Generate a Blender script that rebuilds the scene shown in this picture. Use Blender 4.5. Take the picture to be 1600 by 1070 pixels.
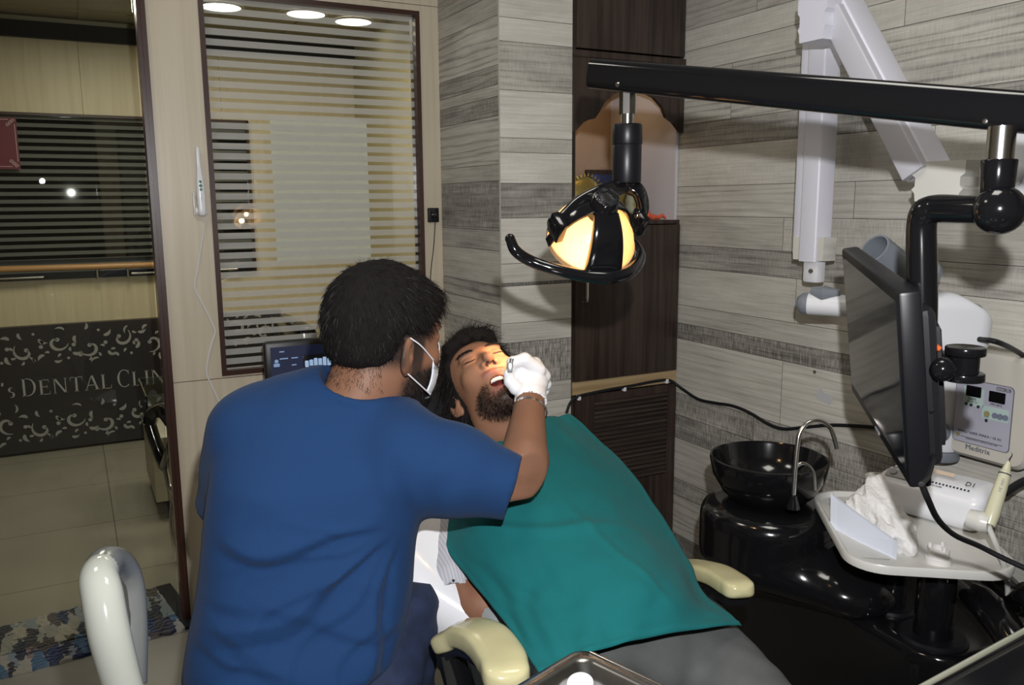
import bpy, bmesh, math, random
import numpy as np
from mathutils import Vector, Matrix
random.seed(7); RNG = np.random.default_rng(7)
sc = bpy.context.scene
for o in list(bpy.data.objects): bpy.data.objects.remove(o)
COL = sc.collection
PI = math.pi
# ------------------------------------------------------------------ camera
EYE = np.array([0, 0, 1.4]); FPX = 1308.4; YAW, PIT, ROL = .481654, .165474, -.0073218
FWD = np.array([math.sin(YAW)*math.cos(PIT), math.cos(YAW)*math.cos(PIT), -math.sin(PIT)])
_rt = np.array([math.cos(YAW), -math.sin(YAW), 0]); _up = np.cross(_rt, FWD)
RGT = _rt*math.cos(ROL)+_up*math.sin(ROL); UPV = -_rt*math.sin(ROL)+_up*math.cos(ROL)
cam_d = bpy.data.cameras.new('camera'); cam = bpy.data.objects.new('camera', cam_d); COL.objects.link(cam)
cam_d.sensor_width = 36; cam_d.lens = FPX/1600*36; cam_d.clip_start = .05
M = Matrix.Identity(4)
for i in range(3): M[i][0], M[i][1], M[i][2], M[i][3] = RGT[i], UPV[i], -FWD[i], EYE[i]
cam.matrix_world = M; sc.camera = cam
# ------------------------------------------------------------------ light and exposure
sc.view_settings.view_transform = 'Standard'; sc.view_settings.look = 'None'
sc.view_settings.gamma = 1; sc.view_settings.use_curve_mapping = False; sc.view_settings.exposure = 0.0
w = bpy.data.worlds.new('world'); sc.world = w; w.use_nodes = True
w.node_tree.nodes['Background'].inputs[0].default_value = (.9, .92, 1, 1)
w.node_tree.nodes['Background'].inputs[1].default_value = .05
def lamp(name, kind, loc, energy, col=(1, 1, 1), size=.1, target=None, **kw):
    d = bpy.data.lights.new(name, kind); d.energy = energy; d.color = col
    if kind == 'AREA': d.size = size
    else: d.shadow_soft_size = size
    for k, v in kw.items(): setattr(d, k, v)
    o = bpy.data.objects.new(name, d); COL.objects.link(o); o.location = Vector([float(c) for c in loc])
    if target is not None: o.rotation_euler = (Vector([float(c) for c in target])-o.location).to_track_quat('-Z', 'Y').to_euler()
    return o
FLASH = EYE + UPV*.15 + RGT*.045
lamp('camera_flash', 'SPOT', FLASH, 118, (.98, .98, 1), .012, FLASH+FWD*2-UPV*.05, spot_size=math.radians(88), spot_blend=.55)
lamp('room_panel_light', 'AREA', (.9, .9, 2.58), 7, (1, .96, .88), .5, (.9, .9, 0))
lamp('room_panel_light', 'AREA', (-.3, 1.9, 2.58), 6, (1, .95, .86), .4, (-.3, 1.9, 0))
lamp('reception_panel_light', 'AREA', (.2, 4.2, 2.3), 17, (1, .93, .78), .6, (.2, 4.2, 0))
lamp('reception_panel_light', 'AREA', (1.2, 4.0, 2.3), 10, (1, .92, .75), .6, (1.2, 4.0, 0))

# ------------------------------------------------------------------ unprojection on the calibrated camera
def ray(x, y): return FWD + RGT*(x-800)/FPX + UPV*(535-y)/FPX
def P(x, y, D): return EYE + ray(x, y)*D
def PX(x, y, X): d = ray(x, y); return EYE + d*(X-EYE[0])/d[0]
def PY(x, y, Y): d = ray(x, y); return EYE + d*(Y-EYE[1])/d[1]
def PZ(x, y, Z): d = ray(x, y); return EYE + d*(Z-EYE[2])/d[2]
def A(*a): return np.array(a, float)
def nrm(v): v = np.array(v, float); return v/np.linalg.norm(v)
# ------------------------------------------------------------------ materials
MATS = {}
def mat(name, col, rough=.5, metal=0, spec=.5, bump=None, var=None, **kw):
    """bump=(scale,strength[,stretch]) var=(scale, amount)"""
    if name in MATS: return MATS[name]
    m = bpy.data.materials.new(name); m.use_nodes = True; nt = m.node_tree; b = nt.nodes['Principled BSDF']
    b.inputs['Base Color'].default_value = (*col, 1); b.inputs['Roughness'].default_value = rough
    b.inputs['Metallic'].default_value = metal; b.inputs['Specular IOR Level'].default_value = spec
    for k, v in kw.items(): b.inputs[k.replace('_', ' ')].default_value = v
    tc = nt.nodes.new('ShaderNodeTexCoord')
    if var:
        n = nt.nodes.new('ShaderNodeTexNoise'); n.inputs['Scale'].default_value = var[0]; n.inputs['Detail'].default_value = 5
        mp = nt.nodes.new('ShaderNodeMapping'); mp.inputs['Scale'].default_value = var[2] if len(var) > 2 else (1, 1, 1)
        nt.links.new(tc.outputs['Object'], mp.inputs[0]); nt.links.new(mp.outputs[0], n.inputs['Vector'])
        r = nt.nodes.new('ShaderNodeValToRGB'); a = var[1]
        r.color_ramp.elements[0].position = .3; r.color_ramp.elements[1].position = .7
        r.color_ramp.elements[0].color = (*[c*(1-a) for c in col], 1); r.color_ramp.elements[1].color = (*[min(1, c*(1+a)) for c in col], 1)
        nt.links.new(n.outputs['Fac'], r.inputs[0]); nt.links.new(r.outputs[0], b.inputs['Base Color'])
    if bump:
        n = nt.nodes.new('ShaderNodeTexNoise'); n.inputs['Scale'].default_value = bump[0]; n.inputs['Detail'].default_value = 4
        nt.links.new(tc.outputs['Object'], n.inputs['Vector'])
        bp = nt.nodes.new('ShaderNodeBump'); bp.inputs['Strength'].default_value = bump[1]; bp.inputs['Distance'].default_value = .002
        nt.links.new(n.outputs['Fac'], bp.inputs['Height']); nt.links.new(bp.outputs[0], b.inputs['Normal'])
    MATS[name] = m; return m
def attr_mat(name, rough=.5, bump=None, **kw):
    m = mat(name, (.5, .5, .5), rough, bump=bump, **kw); nt = m.node_tree
    if not any(n.type == 'ATTRIBUTE' for n in nt.nodes):
        a = nt.nodes.new('ShaderNodeAttribute'); a.attribute_name = 'col'
        nt.links.new(a.outputs['Color'], nt.nodes['Principled BSDF'].inputs['Base Color'])
    return m
def emat(name, col, s):
    if name in MATS: return MATS[name]
    m = bpy.data.materials.new(name); m.use_nodes = True; b = m.node_tree.nodes['Principled BSDF']
    b.inputs['Base Color'].default_value = (*col, 1); b.inputs['Emission Color'].default_value = (*col, 1); b.inputs['Emission Strength'].default_value = s
    MATS[name] = m; return m
def glass_mat(name, tint=(.9, .9, .9), gl=.12, rough=0.0):
    m = bpy.data.materials.new(name); m.use_nodes = True; nt = m.node_tree; nt.nodes.clear()
    o = nt.nodes.new('ShaderNodeOutputMaterial'); t = nt.nodes.new('ShaderNodeBsdfTransparent'); g = nt.nodes.new('ShaderNodeBsdfGlossy')
    t.inputs[0].default_value = (*tint, 1); g.inputs['Roughness'].default_value = rough
    f = nt.nodes.new('ShaderNodeFresnel'); f.inputs[0].default_value = 1.5
    mx = nt.nodes.new('ShaderNodeMixShader'); ml = nt.nodes.new('ShaderNodeMath'); ml.operation = 'MULTIPLY_ADD'; ml.inputs[1].default_value = 1.0; ml.inputs[2].default_value = gl
    nt.links.new(f.outputs[0], ml.inputs[0]); nt.links.new(ml.outputs[0], mx.inputs[0]); nt.links.new(t.outputs[0], mx.inputs[1]); nt.links.new(g.outputs[0], mx.inputs[2]); nt.links.new(mx.outputs[0], o.inputs[0])
    MATS[name] = m; return m
def wood_mat(name, c1, c2, rough=.4, axis='z', sc_=1.0, spec=.5):
    m = bpy.data.materials.new(name); m.use_nodes = True; nt = m.node_tree; b = nt.nodes['Principled BSDF']
    b.inputs['Roughness'].default_value = rough; b.inputs['Specular IOR Level'].default_value = spec
    tc = nt.nodes.new('ShaderNodeTexCoord'); mp = nt.nodes.new('ShaderNodeMapping')
    s = {'z': (60, 60, 2.5), 'x': (2.5, 60, 60), 'y': (60, 2.5, 60)}[axis]; mp.inputs['Scale'].default_value = [v*sc_ for v in s]
    n = nt.nodes.new('ShaderNodeTexNoise'); n.inputs['Scale'].default_value = 1; n.inputs['Detail'].default_value = 6; n.inputs['Distortion'].default_value = .6
    r = nt.nodes.new('ShaderNodeValToRGB'); r.color_ramp.elements[0].position = .32; r.color_ramp.elements[1].position = .68
    r.color_ramp.elements[0].color = (*c1, 1); r.color_ramp.elements[1].color = (*c2, 1)
    nt.links.new(tc.outputs['Object'], mp.inputs[0]); nt.links.new(mp.outputs[0], n.inputs['Vector']); nt.links.new(n.outputs['Fac'], r.inputs[0]); nt.links.new(r.outputs[0], b.inputs['Base Color'])
    MATS[name] = m; return m
def plank_mat():
    m = bpy.data.materials.new('grey_plank_tile'); m.use_nodes = True; nt = m.node_tree; b = nt.nodes['Principled BSDF']; N = nt.nodes; Lk = nt.links
    b.inputs['Roughness'].default_value = .45; b.inputs['Specular IOR Level'].default_value = .4
    uv = N.new('ShaderNodeUVMap'); at = N.new('ShaderNodeAttribute'); at.attribute_name = 'tone'
    sp = N.new('ShaderNodeSeparateColor'); Lk.new(at.outputs['Color'], sp.inputs[0])
    def noise(scale, detail, dist, rough=.55):
        mp = N.new('ShaderNodeMapping'); mp.inputs['Scale'].default_value = scale; n = N.new('ShaderNodeTexNoise')
        n.inputs['Scale'].default_value = 1; n.inputs['Detail'].default_value = detail; n.inputs['Distortion'].default_value = dist; n.inputs['Roughness'].default_value = rough
        Lk.new(uv.outputs[0], mp.inputs[0]); Lk.new(mp.outputs[0], n.inputs['Vector']); return n.outputs['Fac']
    def mth(op, a, c, k=None):
        q = N.new('ShaderNodeMath'); q.operation = op
        for i, v in enumerate((a, c, k)):
            if v is None: continue
            if hasattr(v, 'links'): Lk.new(v, q.inputs[i])
            else: q.inputs[i].default_value = v
        return q.outputs[0]
    # long grain, growth figure, blotches, cross saw marks
    grain = noise((5, 190, 1), 5, .7, .65)
    blot = noise((3.5, 13, 1), 4, .5)
    saw = noise((210, 26, 1), 3, .2)
    w = N.new('ShaderNodeTexWave'); w.wave_type = 'BANDS'; w.bands_direction = 'Y'; w.inputs['Scale'].default_value = 1; w.inputs['Distortion'].default_value = 9; w.inputs['Detail'].default_value = 3; w.inputs['Detail Scale'].default_value = .9
    mp = N.new('ShaderNodeMapping'); mp.inputs['Scale'].default_value = (1.6, 13, 1); Lk.new(uv.outputs[0], mp.inputs[0]); Lk.new(mp.outputs[0], w.inputs['Vector'])
    ring = mth('POWER', w.outputs['Fac'], 4.0)
    v = mth('MULTIPLY_ADD', mth('SUBTRACT', grain, .5), .55, sp.outputs[0])
    v = mth('MULTIPLY_ADD', mth('SUBTRACT', blot, .5), .5, v)
    v = mth('MULTIPLY_ADD', ring, mth('MULTIPLY', sp.outputs[2], -.17), v)
    v = mth('MULTIPLY_ADD', mth('MULTIPLY', mth('SUBTRACT', saw, .5), sp.outputs[1]), 1.1, v)
    r = N.new('ShaderNodeValToRGB'); cr = r.color_ramp; cr.elements[0].position = 0; cr.elements[0].color = (.03, .027, .025, 1)
    cr.elements[1].position = 1; cr.elements[1].color = (.76, .74, .66, 1)
    e = cr.elements.new(.26); e.color = (.17, .16, .145, 1)
    e = cr.elements.new(.59); e.color = (.47, .45, .40, 1)
    Lk.new(v, r.inputs[0]); Lk.new(r.outputs[0], b.inputs['Base Color'])
    bp = N.new('ShaderNodeBump'); bp.inputs['Strength'].default_value = .25; bp.inputs['Distance'].default_value = .002; Lk.new(grain, bp.inputs['Height']); Lk.new(bp.outputs[0], b.inputs['Normal'])
    MATS['plank'] = m; return m
PLANK = plank_mat()
BLACK = mat('gloss_black_plastic', (.006, .006, .007), .12, spec=.6)
BLACKS = mat('satin_black_plastic', (.008, .008, .010), .36, spec=.3)
MATTE = mat('matte_black_plastic', (.011, .011, .013), .5, spec=.3)
WHITE = mat('white_plastic', (.78, .79, .82), .28)
OFFW = mat('aged_white_plastic', (.66, .65, .60), .3, var=(6, .04))
LILAC = mat('painted_white_metal', (.72, .72, .80), .32)
CREAM = mat('aged_cream_pad', (.50, .46, .26), .16, var=(9, .12))
GREYP = mat('grey_plastic', (.20, .22, .25), .35)
CHROME = mat('brushed_steel', (.62, .60, .57), .2, 1)
STEEL = mat('tray_steel', (.55, .54, .52), .22, 1, var=(14, .25))
DARKW = wood_mat('dark_wood_laminate', (.022, .013, .010), (.055, .036, .028), .38)
DARKF = mat('dark_brown_frame', (.045, .018, .012), .3)
BEIGE = wood_mat('pale_wood_laminate', (.53, .46, .34), (.60, .53, .41), .33, 'z', .6)
BEIGEX = wood_mat('pale_wood_desk', (.44, .39, .26), (.50, .45, .32), .35, 'x', .6)
OAK = wood_mat('orange_oak', (.42, .22, .08), (.55, .31, .12), .3, 'x', .6)
RAWW = wood_mat('raw_ply_edge', (.30, .20, .10), (.50, .38, .2), .6, 'x', 1)
def tube_cable(): return MATTE
# ------------------------------------------------------------------ objects
WP = {}   # world position of each object's origin
def place(o, org, parent):
    WP[o] = A(*org)
    if parent is not None:
        o.parent = parent; o.location = Vector((WP[o]-WP[parent]).tolist())
    else: o.location = Vector(WP[o].tolist())
def thing(name, label, cat, loc, group=None):
    o = bpy.data.objects.new(name, None); o.empty_display_size = .05; COL.objects.link(o); place(o, loc, None)
    o['label'] = label; o['category'] = cat
    if group: o['group'] = group
    return o
def tag(o, label, cat=None, group=None):
    o['label'] = label
    if cat: o['category'] = cat
    if group: o['group'] = group
    return o
def meshobj(name, verts, faces, m, parent=None, smooth=None, col=None, attr='col', uv=None, sharp=None):
    verts = np.array(verts, float)
    lo, hi = verts.min(0), verts.max(0); org = A((lo[0]+hi[0])/2, (lo[1]+hi[1])/2, lo[2])
    me = bpy.data.meshes.new(name); me.from_pydata((verts-org).tolist(), [], [list(map(int, f)) for f in faces] if not isinstance(faces, np.ndarray) else faces.tolist())
    me.materials.append(m)
    if smooth: me.polygons.foreach_set('use_smooth', [True]*len(me.polygons))
    if col is not None:
        ca = me.color_attributes.new(attr, 'FLOAT_COLOR', 'POINT'); c4 = np.ones((len(verts), 4)); c4[:, :3] = col; ca.data.foreach_set('color', c4.ravel())
    if uv is not None:
        l = me.uv_layers.new(name='UVMap'); idx = np.zeros(len(me.loops), int); me.loops.foreach_get('vertex_index', idx); l.data.foreach_set('uv', np.array(uv)[idx].ravel())
    me.update()
    if smooth == 'auto': me.set_sharp_from_angle(angle=math.radians(38))
    o = bpy.data.objects.new(name, me); COL.objects.link(o); place(o, org, parent)
    return o
class MB:
    """collects shapes into one mesh"""
    def __init__(s): s.v = []; s.f = []; s.n = 0
    def add(s, v, f):
        s.v.extend([list(map(float, p)) for p in v]); s.f.extend([[i+s.n for i in q] for q in f]); s.n += len(v); return s
    def bm(s, bm, Mx=None):
        bm.verts.index_update()
        vs = [tuple((Mx @ v.co) if Mx else v.co) for v in bm.verts]; fs = [[v.index for v in f.verts] for f in bm.faces]; bm.free(); return s.add(vs, fs)
    def box(s, lo, hi, bev=0, Mx=None, seg=2):
        b = bmesh.new(); bmesh.ops.create_cube(b, size=1); lo, hi = np.minimum(lo, hi), np.maximum(lo, hi)
        for v in b.verts: v.co = Vector([(lo[i]+hi[i])/2 + v.co[i]*(hi[i]-lo[i]) for i in range(3)])
        if bev: bmesh.ops.bevel(b, geom=b.edges[:]+b.verts[:], offset=bev, segments=seg, affect='EDGES', profile=.5)
        return s.bm(b, Mx)
    def cyl(s, a, b, r, r2=None, n=24, cap=True, bev=0):
        a, b = A(*a), A(*b); r2 = r if r2 is None else r2
        ax = nrm(b-a); L = np.linalg.norm(b-a)
        prof = [(0, 0), (r, 0), (r2, L), (0, L)] if not bev else [(0, 0), (r-bev, 0), (r-bev*.3, bev*.3), (r, bev), (r2, L-bev), (r2-bev*.3, L-bev*.3), (r2-bev, L), (0, L)]
        if not cap: prof = prof[1:-1]
        return s.lathe(prof, a, ax, n)
    def lathe(s, prof, org=(0, 0, 0), ax=(0, 0, 1), n=32, xdir=None, sx=1.0):
        ax = nrm(ax); t = A(1, 0, 0) if abs(ax[0]) < .9 else A(0, 1, 0)
        if xdir is not None: t = A(*xdir)
        u = nrm(t-ax*(t@ax)); w_ = np.cross(ax, u); org = A(*org); vs = []; ring = []
        for (r, h) in prof:
            if r < 1e-6: ring.append([len(vs)]); vs.append(org+ax*h)
            else:
                ring.append(list(range(len(vs), len(vs)+n)))
                for k in range(n): a_ = 2*PI*k/n; vs.append(org+ax*h+u*r*sx*math.cos(a_)+w_*r*math.sin(a_))
        fs = []
        for p, q in zip(ring, ring[1:]):
            if len(p) == 1 and len(q) == 1: continue
            for k in range(n):
                k2 = (k+1) % n
                if len(p) == 1: fs.append([p[0], q[k2], q[k]])
                elif len(q) == 1: fs.append([p[k], p[k2], q[0]])
                else: fs.append([p[k], p[k2], q[k2], q[k]])
        return s.add(vs, fs)
    def tube(s, pts, r, n=12, smooth=6, cap=True, sec=None, upv=None):
        """sweep along points (Catmull-Rom). r number or list; sec = (a,b) section scale with up vector upv"""
        pts = [A(*p) for p in pts]; rr = list(r) if hasattr(r, '__len__') else [r]*len(pts)
        if smooth > 1: pts, rr = catmull(pts, rr, smooth)
        pts = np.array(pts); T = np.gradient(pts, axis=0); T /= np.linalg.norm(T, axis=1)[:, None]+1e-12
        t = A(0, 0, 1) if abs(T[0][2]) < .9 else A(1, 0, 0)
        u = nrm(t-T[0]*(t@T[0])); vs = []; fs = []
        for i, p in enumerate(pts):
            if upv is not None: u = A(*upv)
            u = nrm(u-T[i]*(u@T[i])); w_ = np.cross(T[i], u)
            for k in range(n):
                a_ = 2*PI*k/n; c, sn = math.cos(a_), math.sin(a_)
                if sec: 
                    e = .5; c = math.copysign(abs(c)**e, c)*sec[0]; sn = math.copysign(abs(sn)**e, sn)*sec[1]
                vs.append(p+(u*c+w_*sn)*rr[i])
        m_ = len(pts)
        for i in range(m_-1):
            for k in range(n): k2 = (k+1) % n; fs.append([i*n+k, i*n+k2, (i+1)*n+k2, (i+1)*n+k])
        if cap:
            fs.append([k for k in range(n)][::-1]); fs.append([(m_-1)*n+k for k in range(n)])
        return s.add(vs, fs)
    def ball(s, c, r, n=20, sc_=(1, 1, 1)):
        c = A(*c); pr = [(math.sin(PI*i/(n//2))*r, -math.cos(PI*i/(n//2))*r) for i in range(n//2+1)]
        pr[0] = (0, -r); pr[-1] = (0, r); m_ = MB(); m_.lathe(pr, (0, 0, 0), (0, 0, 1), n)
        return s.add([c+A(*v)*A(*sc_) for v in m_.v], m_.f)
    def prism(s, poly, o, u, v, nrm_, th, bev=0):
        """poly 2D in (u,v) at origin o, extruded th along nrm_"""
        o, u, v, k = A(*o), A(*u), A(*v), A(*nrm_); n = len(poly)
        a_ = [o+u*p[0]+v*p[1] for p in poly]; vs = a_+[p+k*th for p in a_]
        if bev:
            c = np.mean(poly, axis=0); 
            inn = [A(*p)-nrm(A(*p)-c)*bev for p in poly]
            vs = a_+[p+k*(th-bev) for p in a_]+[o+u*p[0]+v*p[1]+k*th for p in inn]
            fs = [list(range(n))[::-1], [2*n+i for i in range(n)]]
            for i in range(n): j = (i+1) % n; fs += [[i, j, n+j, n+i], [n+i, n+j, 2*n+j, 2*n+i]]
            return s.add(vs, fs)
        fs = [list(range(n))[::-1], [n+i for i in range(n)]]+[[i, (i+1) % n, n+(i+1) % n, n+i] for i in range(n)]
        return s.add(vs, fs)
    def build(s, name, m, parent=None, smooth='auto', label=None):
        # consistent normals
        b = bmesh.new(); me = bpy.data.meshes.new('t'); me.from_pydata(s.v, [], s.f); b.from_mesh(me); bmesh.ops.recalc_face_normals(b, faces=b.faces); b.verts.index_update()
        v = [tuple(x.co) for x in b.verts]; f = [[q.index for q in x.verts] for x in b.faces]; b.free(); bpy.data.meshes.remove(me)
        o = meshobj(name, v, f, m, parent, smooth)
        if label: o['label'] = label
        return o
def catmull(pts, rr, k):
    P_ = [2*pts[0]-pts[1]]+list(pts)+[2*pts[-1]-pts[-2]]; R_ = [rr[0]]+list(rr)+[rr[-1]]; out = []; ro = []
    for i in range(1, len(P_)-2):
        for j in range(k):
            t = j/k; out.append(.5*((2*P_[i])+(-P_[i-1]+P_[i+1])*t+(2*P_[i-1]-5*P_[i]+4*P_[i+1]-P_[i+2])*t*t+(-P_[i-1]+3*P_[i]-3*P_[i+1]+P_[i+2])*t**3))
            ro.append(R_[i]*(1-t)+R_[i+1]*t)
    out.append(pts[-1]); ro.append(rr[-1]); return out, ro
def rrect(w_, h_, r, n=6):
    out = []
    for cx, cy, a0 in ((w_/2-r, h_/2-r, 0), (-w_/2+r, h_/2-r, 90), (-w_/2+r, -h_/2+r, 180), (w_/2-r, -h_/2+r, 270)):
        for i in range(n+1): a_ = math.radians(a0+90*i/n); out.append((cx+r*math.cos(a_), cy+r*math.sin(a_)))
    return out
def frameM(o, x, y, z):
    m = Matrix.Identity(4)
    for i in range(3): m[i][0], m[i][1], m[i][2], m[i][3] = float(x[i]), float(y[i]), float(z[i]), float(o[i])
    return m
def text_part(body, o, u, v, size, m, parent, name='lettering', th=.0006, align='CENTER', wide=1.0):
    """printed lettering: a curve text turned into a mesh, standing on plane (o,u,v)"""
    c = bpy.data.curves.new('t', 'FONT'); c.body = body; c.size = size; c.align_x = align; c.align_y = 'CENTER'; c.extrude = th/2; c.resolution_u = 2
    t = bpy.data.objects.new('t', c); COL.objects.link(t); me = bpy.data.meshes.new_from_object(t); bpy.data.objects.remove(t)
    o, u, v = A(*o), nrm(u), nrm(v); k = np.cross(u, v)
    vs = [o+u*q.co.x*wide+v*q.co.y+k*(q.co.z+th/2) for q in me.vertices]; fs = [list(p.vertices) for p in me.polygons]; bpy.data.meshes.remove(me)
    return meshobj(name, vs, fs, m, parent)
# ------------------------------------------------------------------ implicit surfaces for bodies, cloth lumps, soft plastic
def smin(a, b, k): h = np.clip(.5+.5*(b-a)/k, 0, 1); return b*(1-h)+a*h-k*h*(1-h)
def smax(a, b, k): return -smin(-a, -b, k)
def s_ell(p, c, r): 
    q = (p-A(*c)); r = A(*r); k0 = np.linalg.norm(q/r, axis=1); k1 = np.linalg.norm(q/(r*r), axis=1)+1e-9; return k0*(k0-1)/k1
def s_cap(p, a, b, r1, r2=None):
    a, b = A(*a), A(*b); r2 = r1 if r2 is None else r2; ba = b-a; t = np.clip(((p-a)@ba)/(ba@ba), 0, 1); return np.linalg.norm(p-a-t[:, None]*ba, axis=1)-(r1+(r2-r1)*t)
def s_chain(p, pts, rr, k=.006):
    d = None
    for i in range(len(pts)-1):
        e = s_cap(p, pts[i], pts[i+1], rr[i], rr[i+1]); d = e if d is None else smin(d, e, k)
    return d
def s_box(p, c, h, r=0.0):
    q = np.abs(p-A(*c))-A(*h)+r; return np.linalg.norm(np.maximum(q, 0), axis=1)+np.minimum(q.max(1), 0)-r
def loc(p, F): return np.stack([(p-F[0])@F[1], (p-F[0])@F[2], (p-F[0])@F[3]], 1)
def surf(fn, lo, hi, h, newton=2):
    lo, hi = A(*lo), A(*hi); n = np.ceil((hi-lo)/h).astype(int)+1
    ax = [lo[i]+h*np.arange(n[i]) for i in range(3)]
    d = np.empty(n)
    for i, x in enumerate(ax[0]):
        Y, Z = np.meshgrid(ax[1], ax[2], indexing='ij'); d[i] = fn(np.stack([np.full(Y.size, x), Y.ravel(), Z.ravel()], 1)).reshape(n[1], n[2])
    d[0] = np.maximum(d[0], h*.5); d[-1] = np.maximum(d[-1], h*.5); d[:, 0] = np.maximum(d[:, 0], h*.5); d[:, -1] = np.maximum(d[:, -1], h*.5); d[:, :, 0] = np.maximum(d[:, :, 0], h*.5); d[:, :, -1] = np.maximum(d[:, :, -1], h*.5)
    s = d < 0; c = np.zeros(n-1, int)
    cor = [(i, j, k) for i in (0, 1) for j in (0, 1) for k in (0, 1)]
    sl = lambda A_, o: A_[o[0]:A_.shape[0]-1+o[0], o[1]:A_.shape[1]-1+o[1], o[2]:A_.shape[2]-1+o[2]]
    for o in cor: c += sl(s, o)
    act = (c > 0) & (c < 8); idx = -np.ones(n-1, int); I = np.argwhere(act); idx[act] = np.arange(len(I))
    acc = np.zeros((len(I), 3)); cnt = np.zeros(len(I))
    dc = {o: sl(d, o)[act] for o in cor}
    for o in cor:
        for a in range(3):
            if o[a] == 0:
                q = list(o); q[a] = 1; q = tuple(q); d0, d1 = dc[o], dc[q]; m_ = (d0 < 0) != (d1 < 0)
                t = np.where(m_, d0/(d0-d1+1e-30), 0); pt = np.tile(A(*o), (len(I), 1)); pt[:, a] = t; acc[m_] += pt[m_]; cnt[m_] += 1
    V = lo+(I+acc/cnt[:, None])*h; F = []
    for a in range(3):
        b, c2 = (a+1) % 3, (a+2) % 3
        s0 = [slice(None)]*3; s1 = [slice(None)]*3; s0[a] = slice(0, -1); s1[a] = slice(1, None)
        e = np.argwhere(s[tuple(s0)] != s[tuple(s1)]); e = e[(e[:, b] > 0) & (e[:, c2] > 0) & (e[:, b] < n[b]-1) & (e[:, c2] < n[c2]-1)]
        ins = s[tuple(e.T)]; q = []
        for db, dc_ in ((-1, -1), (0, -1), (0, 0), (-1, 0)):
            r = e.copy(); r[:, b] += db; r[:, c2] += dc_; q.append(idx[tuple(r.T)])
        q = np.stack(q, 1); q[~ins] = q[~ins][:, ::-1]; F.append(q)
    F = np.concatenate(F)
    for _ in range(newton):
        f0 = fn(V); g = np.stack([(fn(V+np.eye(3)[i]*h*.3)-f0)/(h*.3) for i in range(3)], 1); g2 = (g*g).sum(1)+1e-6
        st = g*(f0/g2)[:, None]; l = np.linalg.norm(st, axis=1); st *= np.minimum(1, .6*h/(l+1e-12))[:, None]; V = V-st
    return V, F
def vnoise(p, seed=0):
    """smooth value noise, -1..1"""
    i = np.floor(p).astype(np.int64); f = p-i; f = f*f*(3-2*f); out = np.zeros(len(p))
    for dx in (0, 1):
        for dy in (0, 1):
            for dz in (0, 1):
                hsh = (i[:, 0]+dx)*374761393+(i[:, 1]+dy)*668265263+(i[:, 2]+dz)*2147483647+seed*974711; hsh = (hsh ^ (hsh >> 13))*1274126177; hsh = (hsh ^ (hsh >> 16)) & 0xffff
                w_ = (f[:, 0] if dx else 1-f[:, 0])*(f[:, 1] if dy else 1-f[:, 1])*(f[:, 2] if dz else 1-f[:, 2]); out += w_*(hsh/32767.5-1)
    return out
def organic(name, fn, lo, hi, h, m, parent=None, colf=None, disp=None):
    V, F = surf(fn, lo, hi, h)
    if disp is not None:
        f0 = fn(V); g = np.stack([(fn(V+np.eye(3)[i]*h*.5)-f0) for i in range(3)], 1); g /= np.linalg.norm(g, axis=1)[:, None]+1e-9; V = V+g*disp(V)[:, None]
    return meshobj(name, V, F, m, parent, True, col=None if colf is None else colf(V))
def strands(name, roots, dirs, length, m, parent, r=.0006, seg=4, bend=None, droop=0, jitter=.25):
    """hair as thin tapering blades"""
    n = len(roots); V = []; F = []; k = 0
    for i in range(n):
        p = roots[i].copy(); d = nrm(dirs[i]+RNG.normal(0, jitter, 3)); L = length[i] if hasattr(length, '__len__') else length*RNG.uniform(.7, 1.15); s = nrm(np.cross(d, RNG.normal(0, 1, 3)))
        for j in range(seg+1):
            rr = r*(1-j/seg*.85); V += [p-s*rr, p+s*rr]
            if j < seg:
                p = p+d*L/seg; d = d+(bend(p[None], d[None])[0] if bend else 0); d = nrm(d+A(0, 0, -droop))
        for j in range(seg): a_ = k+2*j; F.append([a_, a_+1, a_+3, a_+2])
        k += 2*(seg+1)
    return meshobj(name, V, F, m, parent, True)
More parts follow.
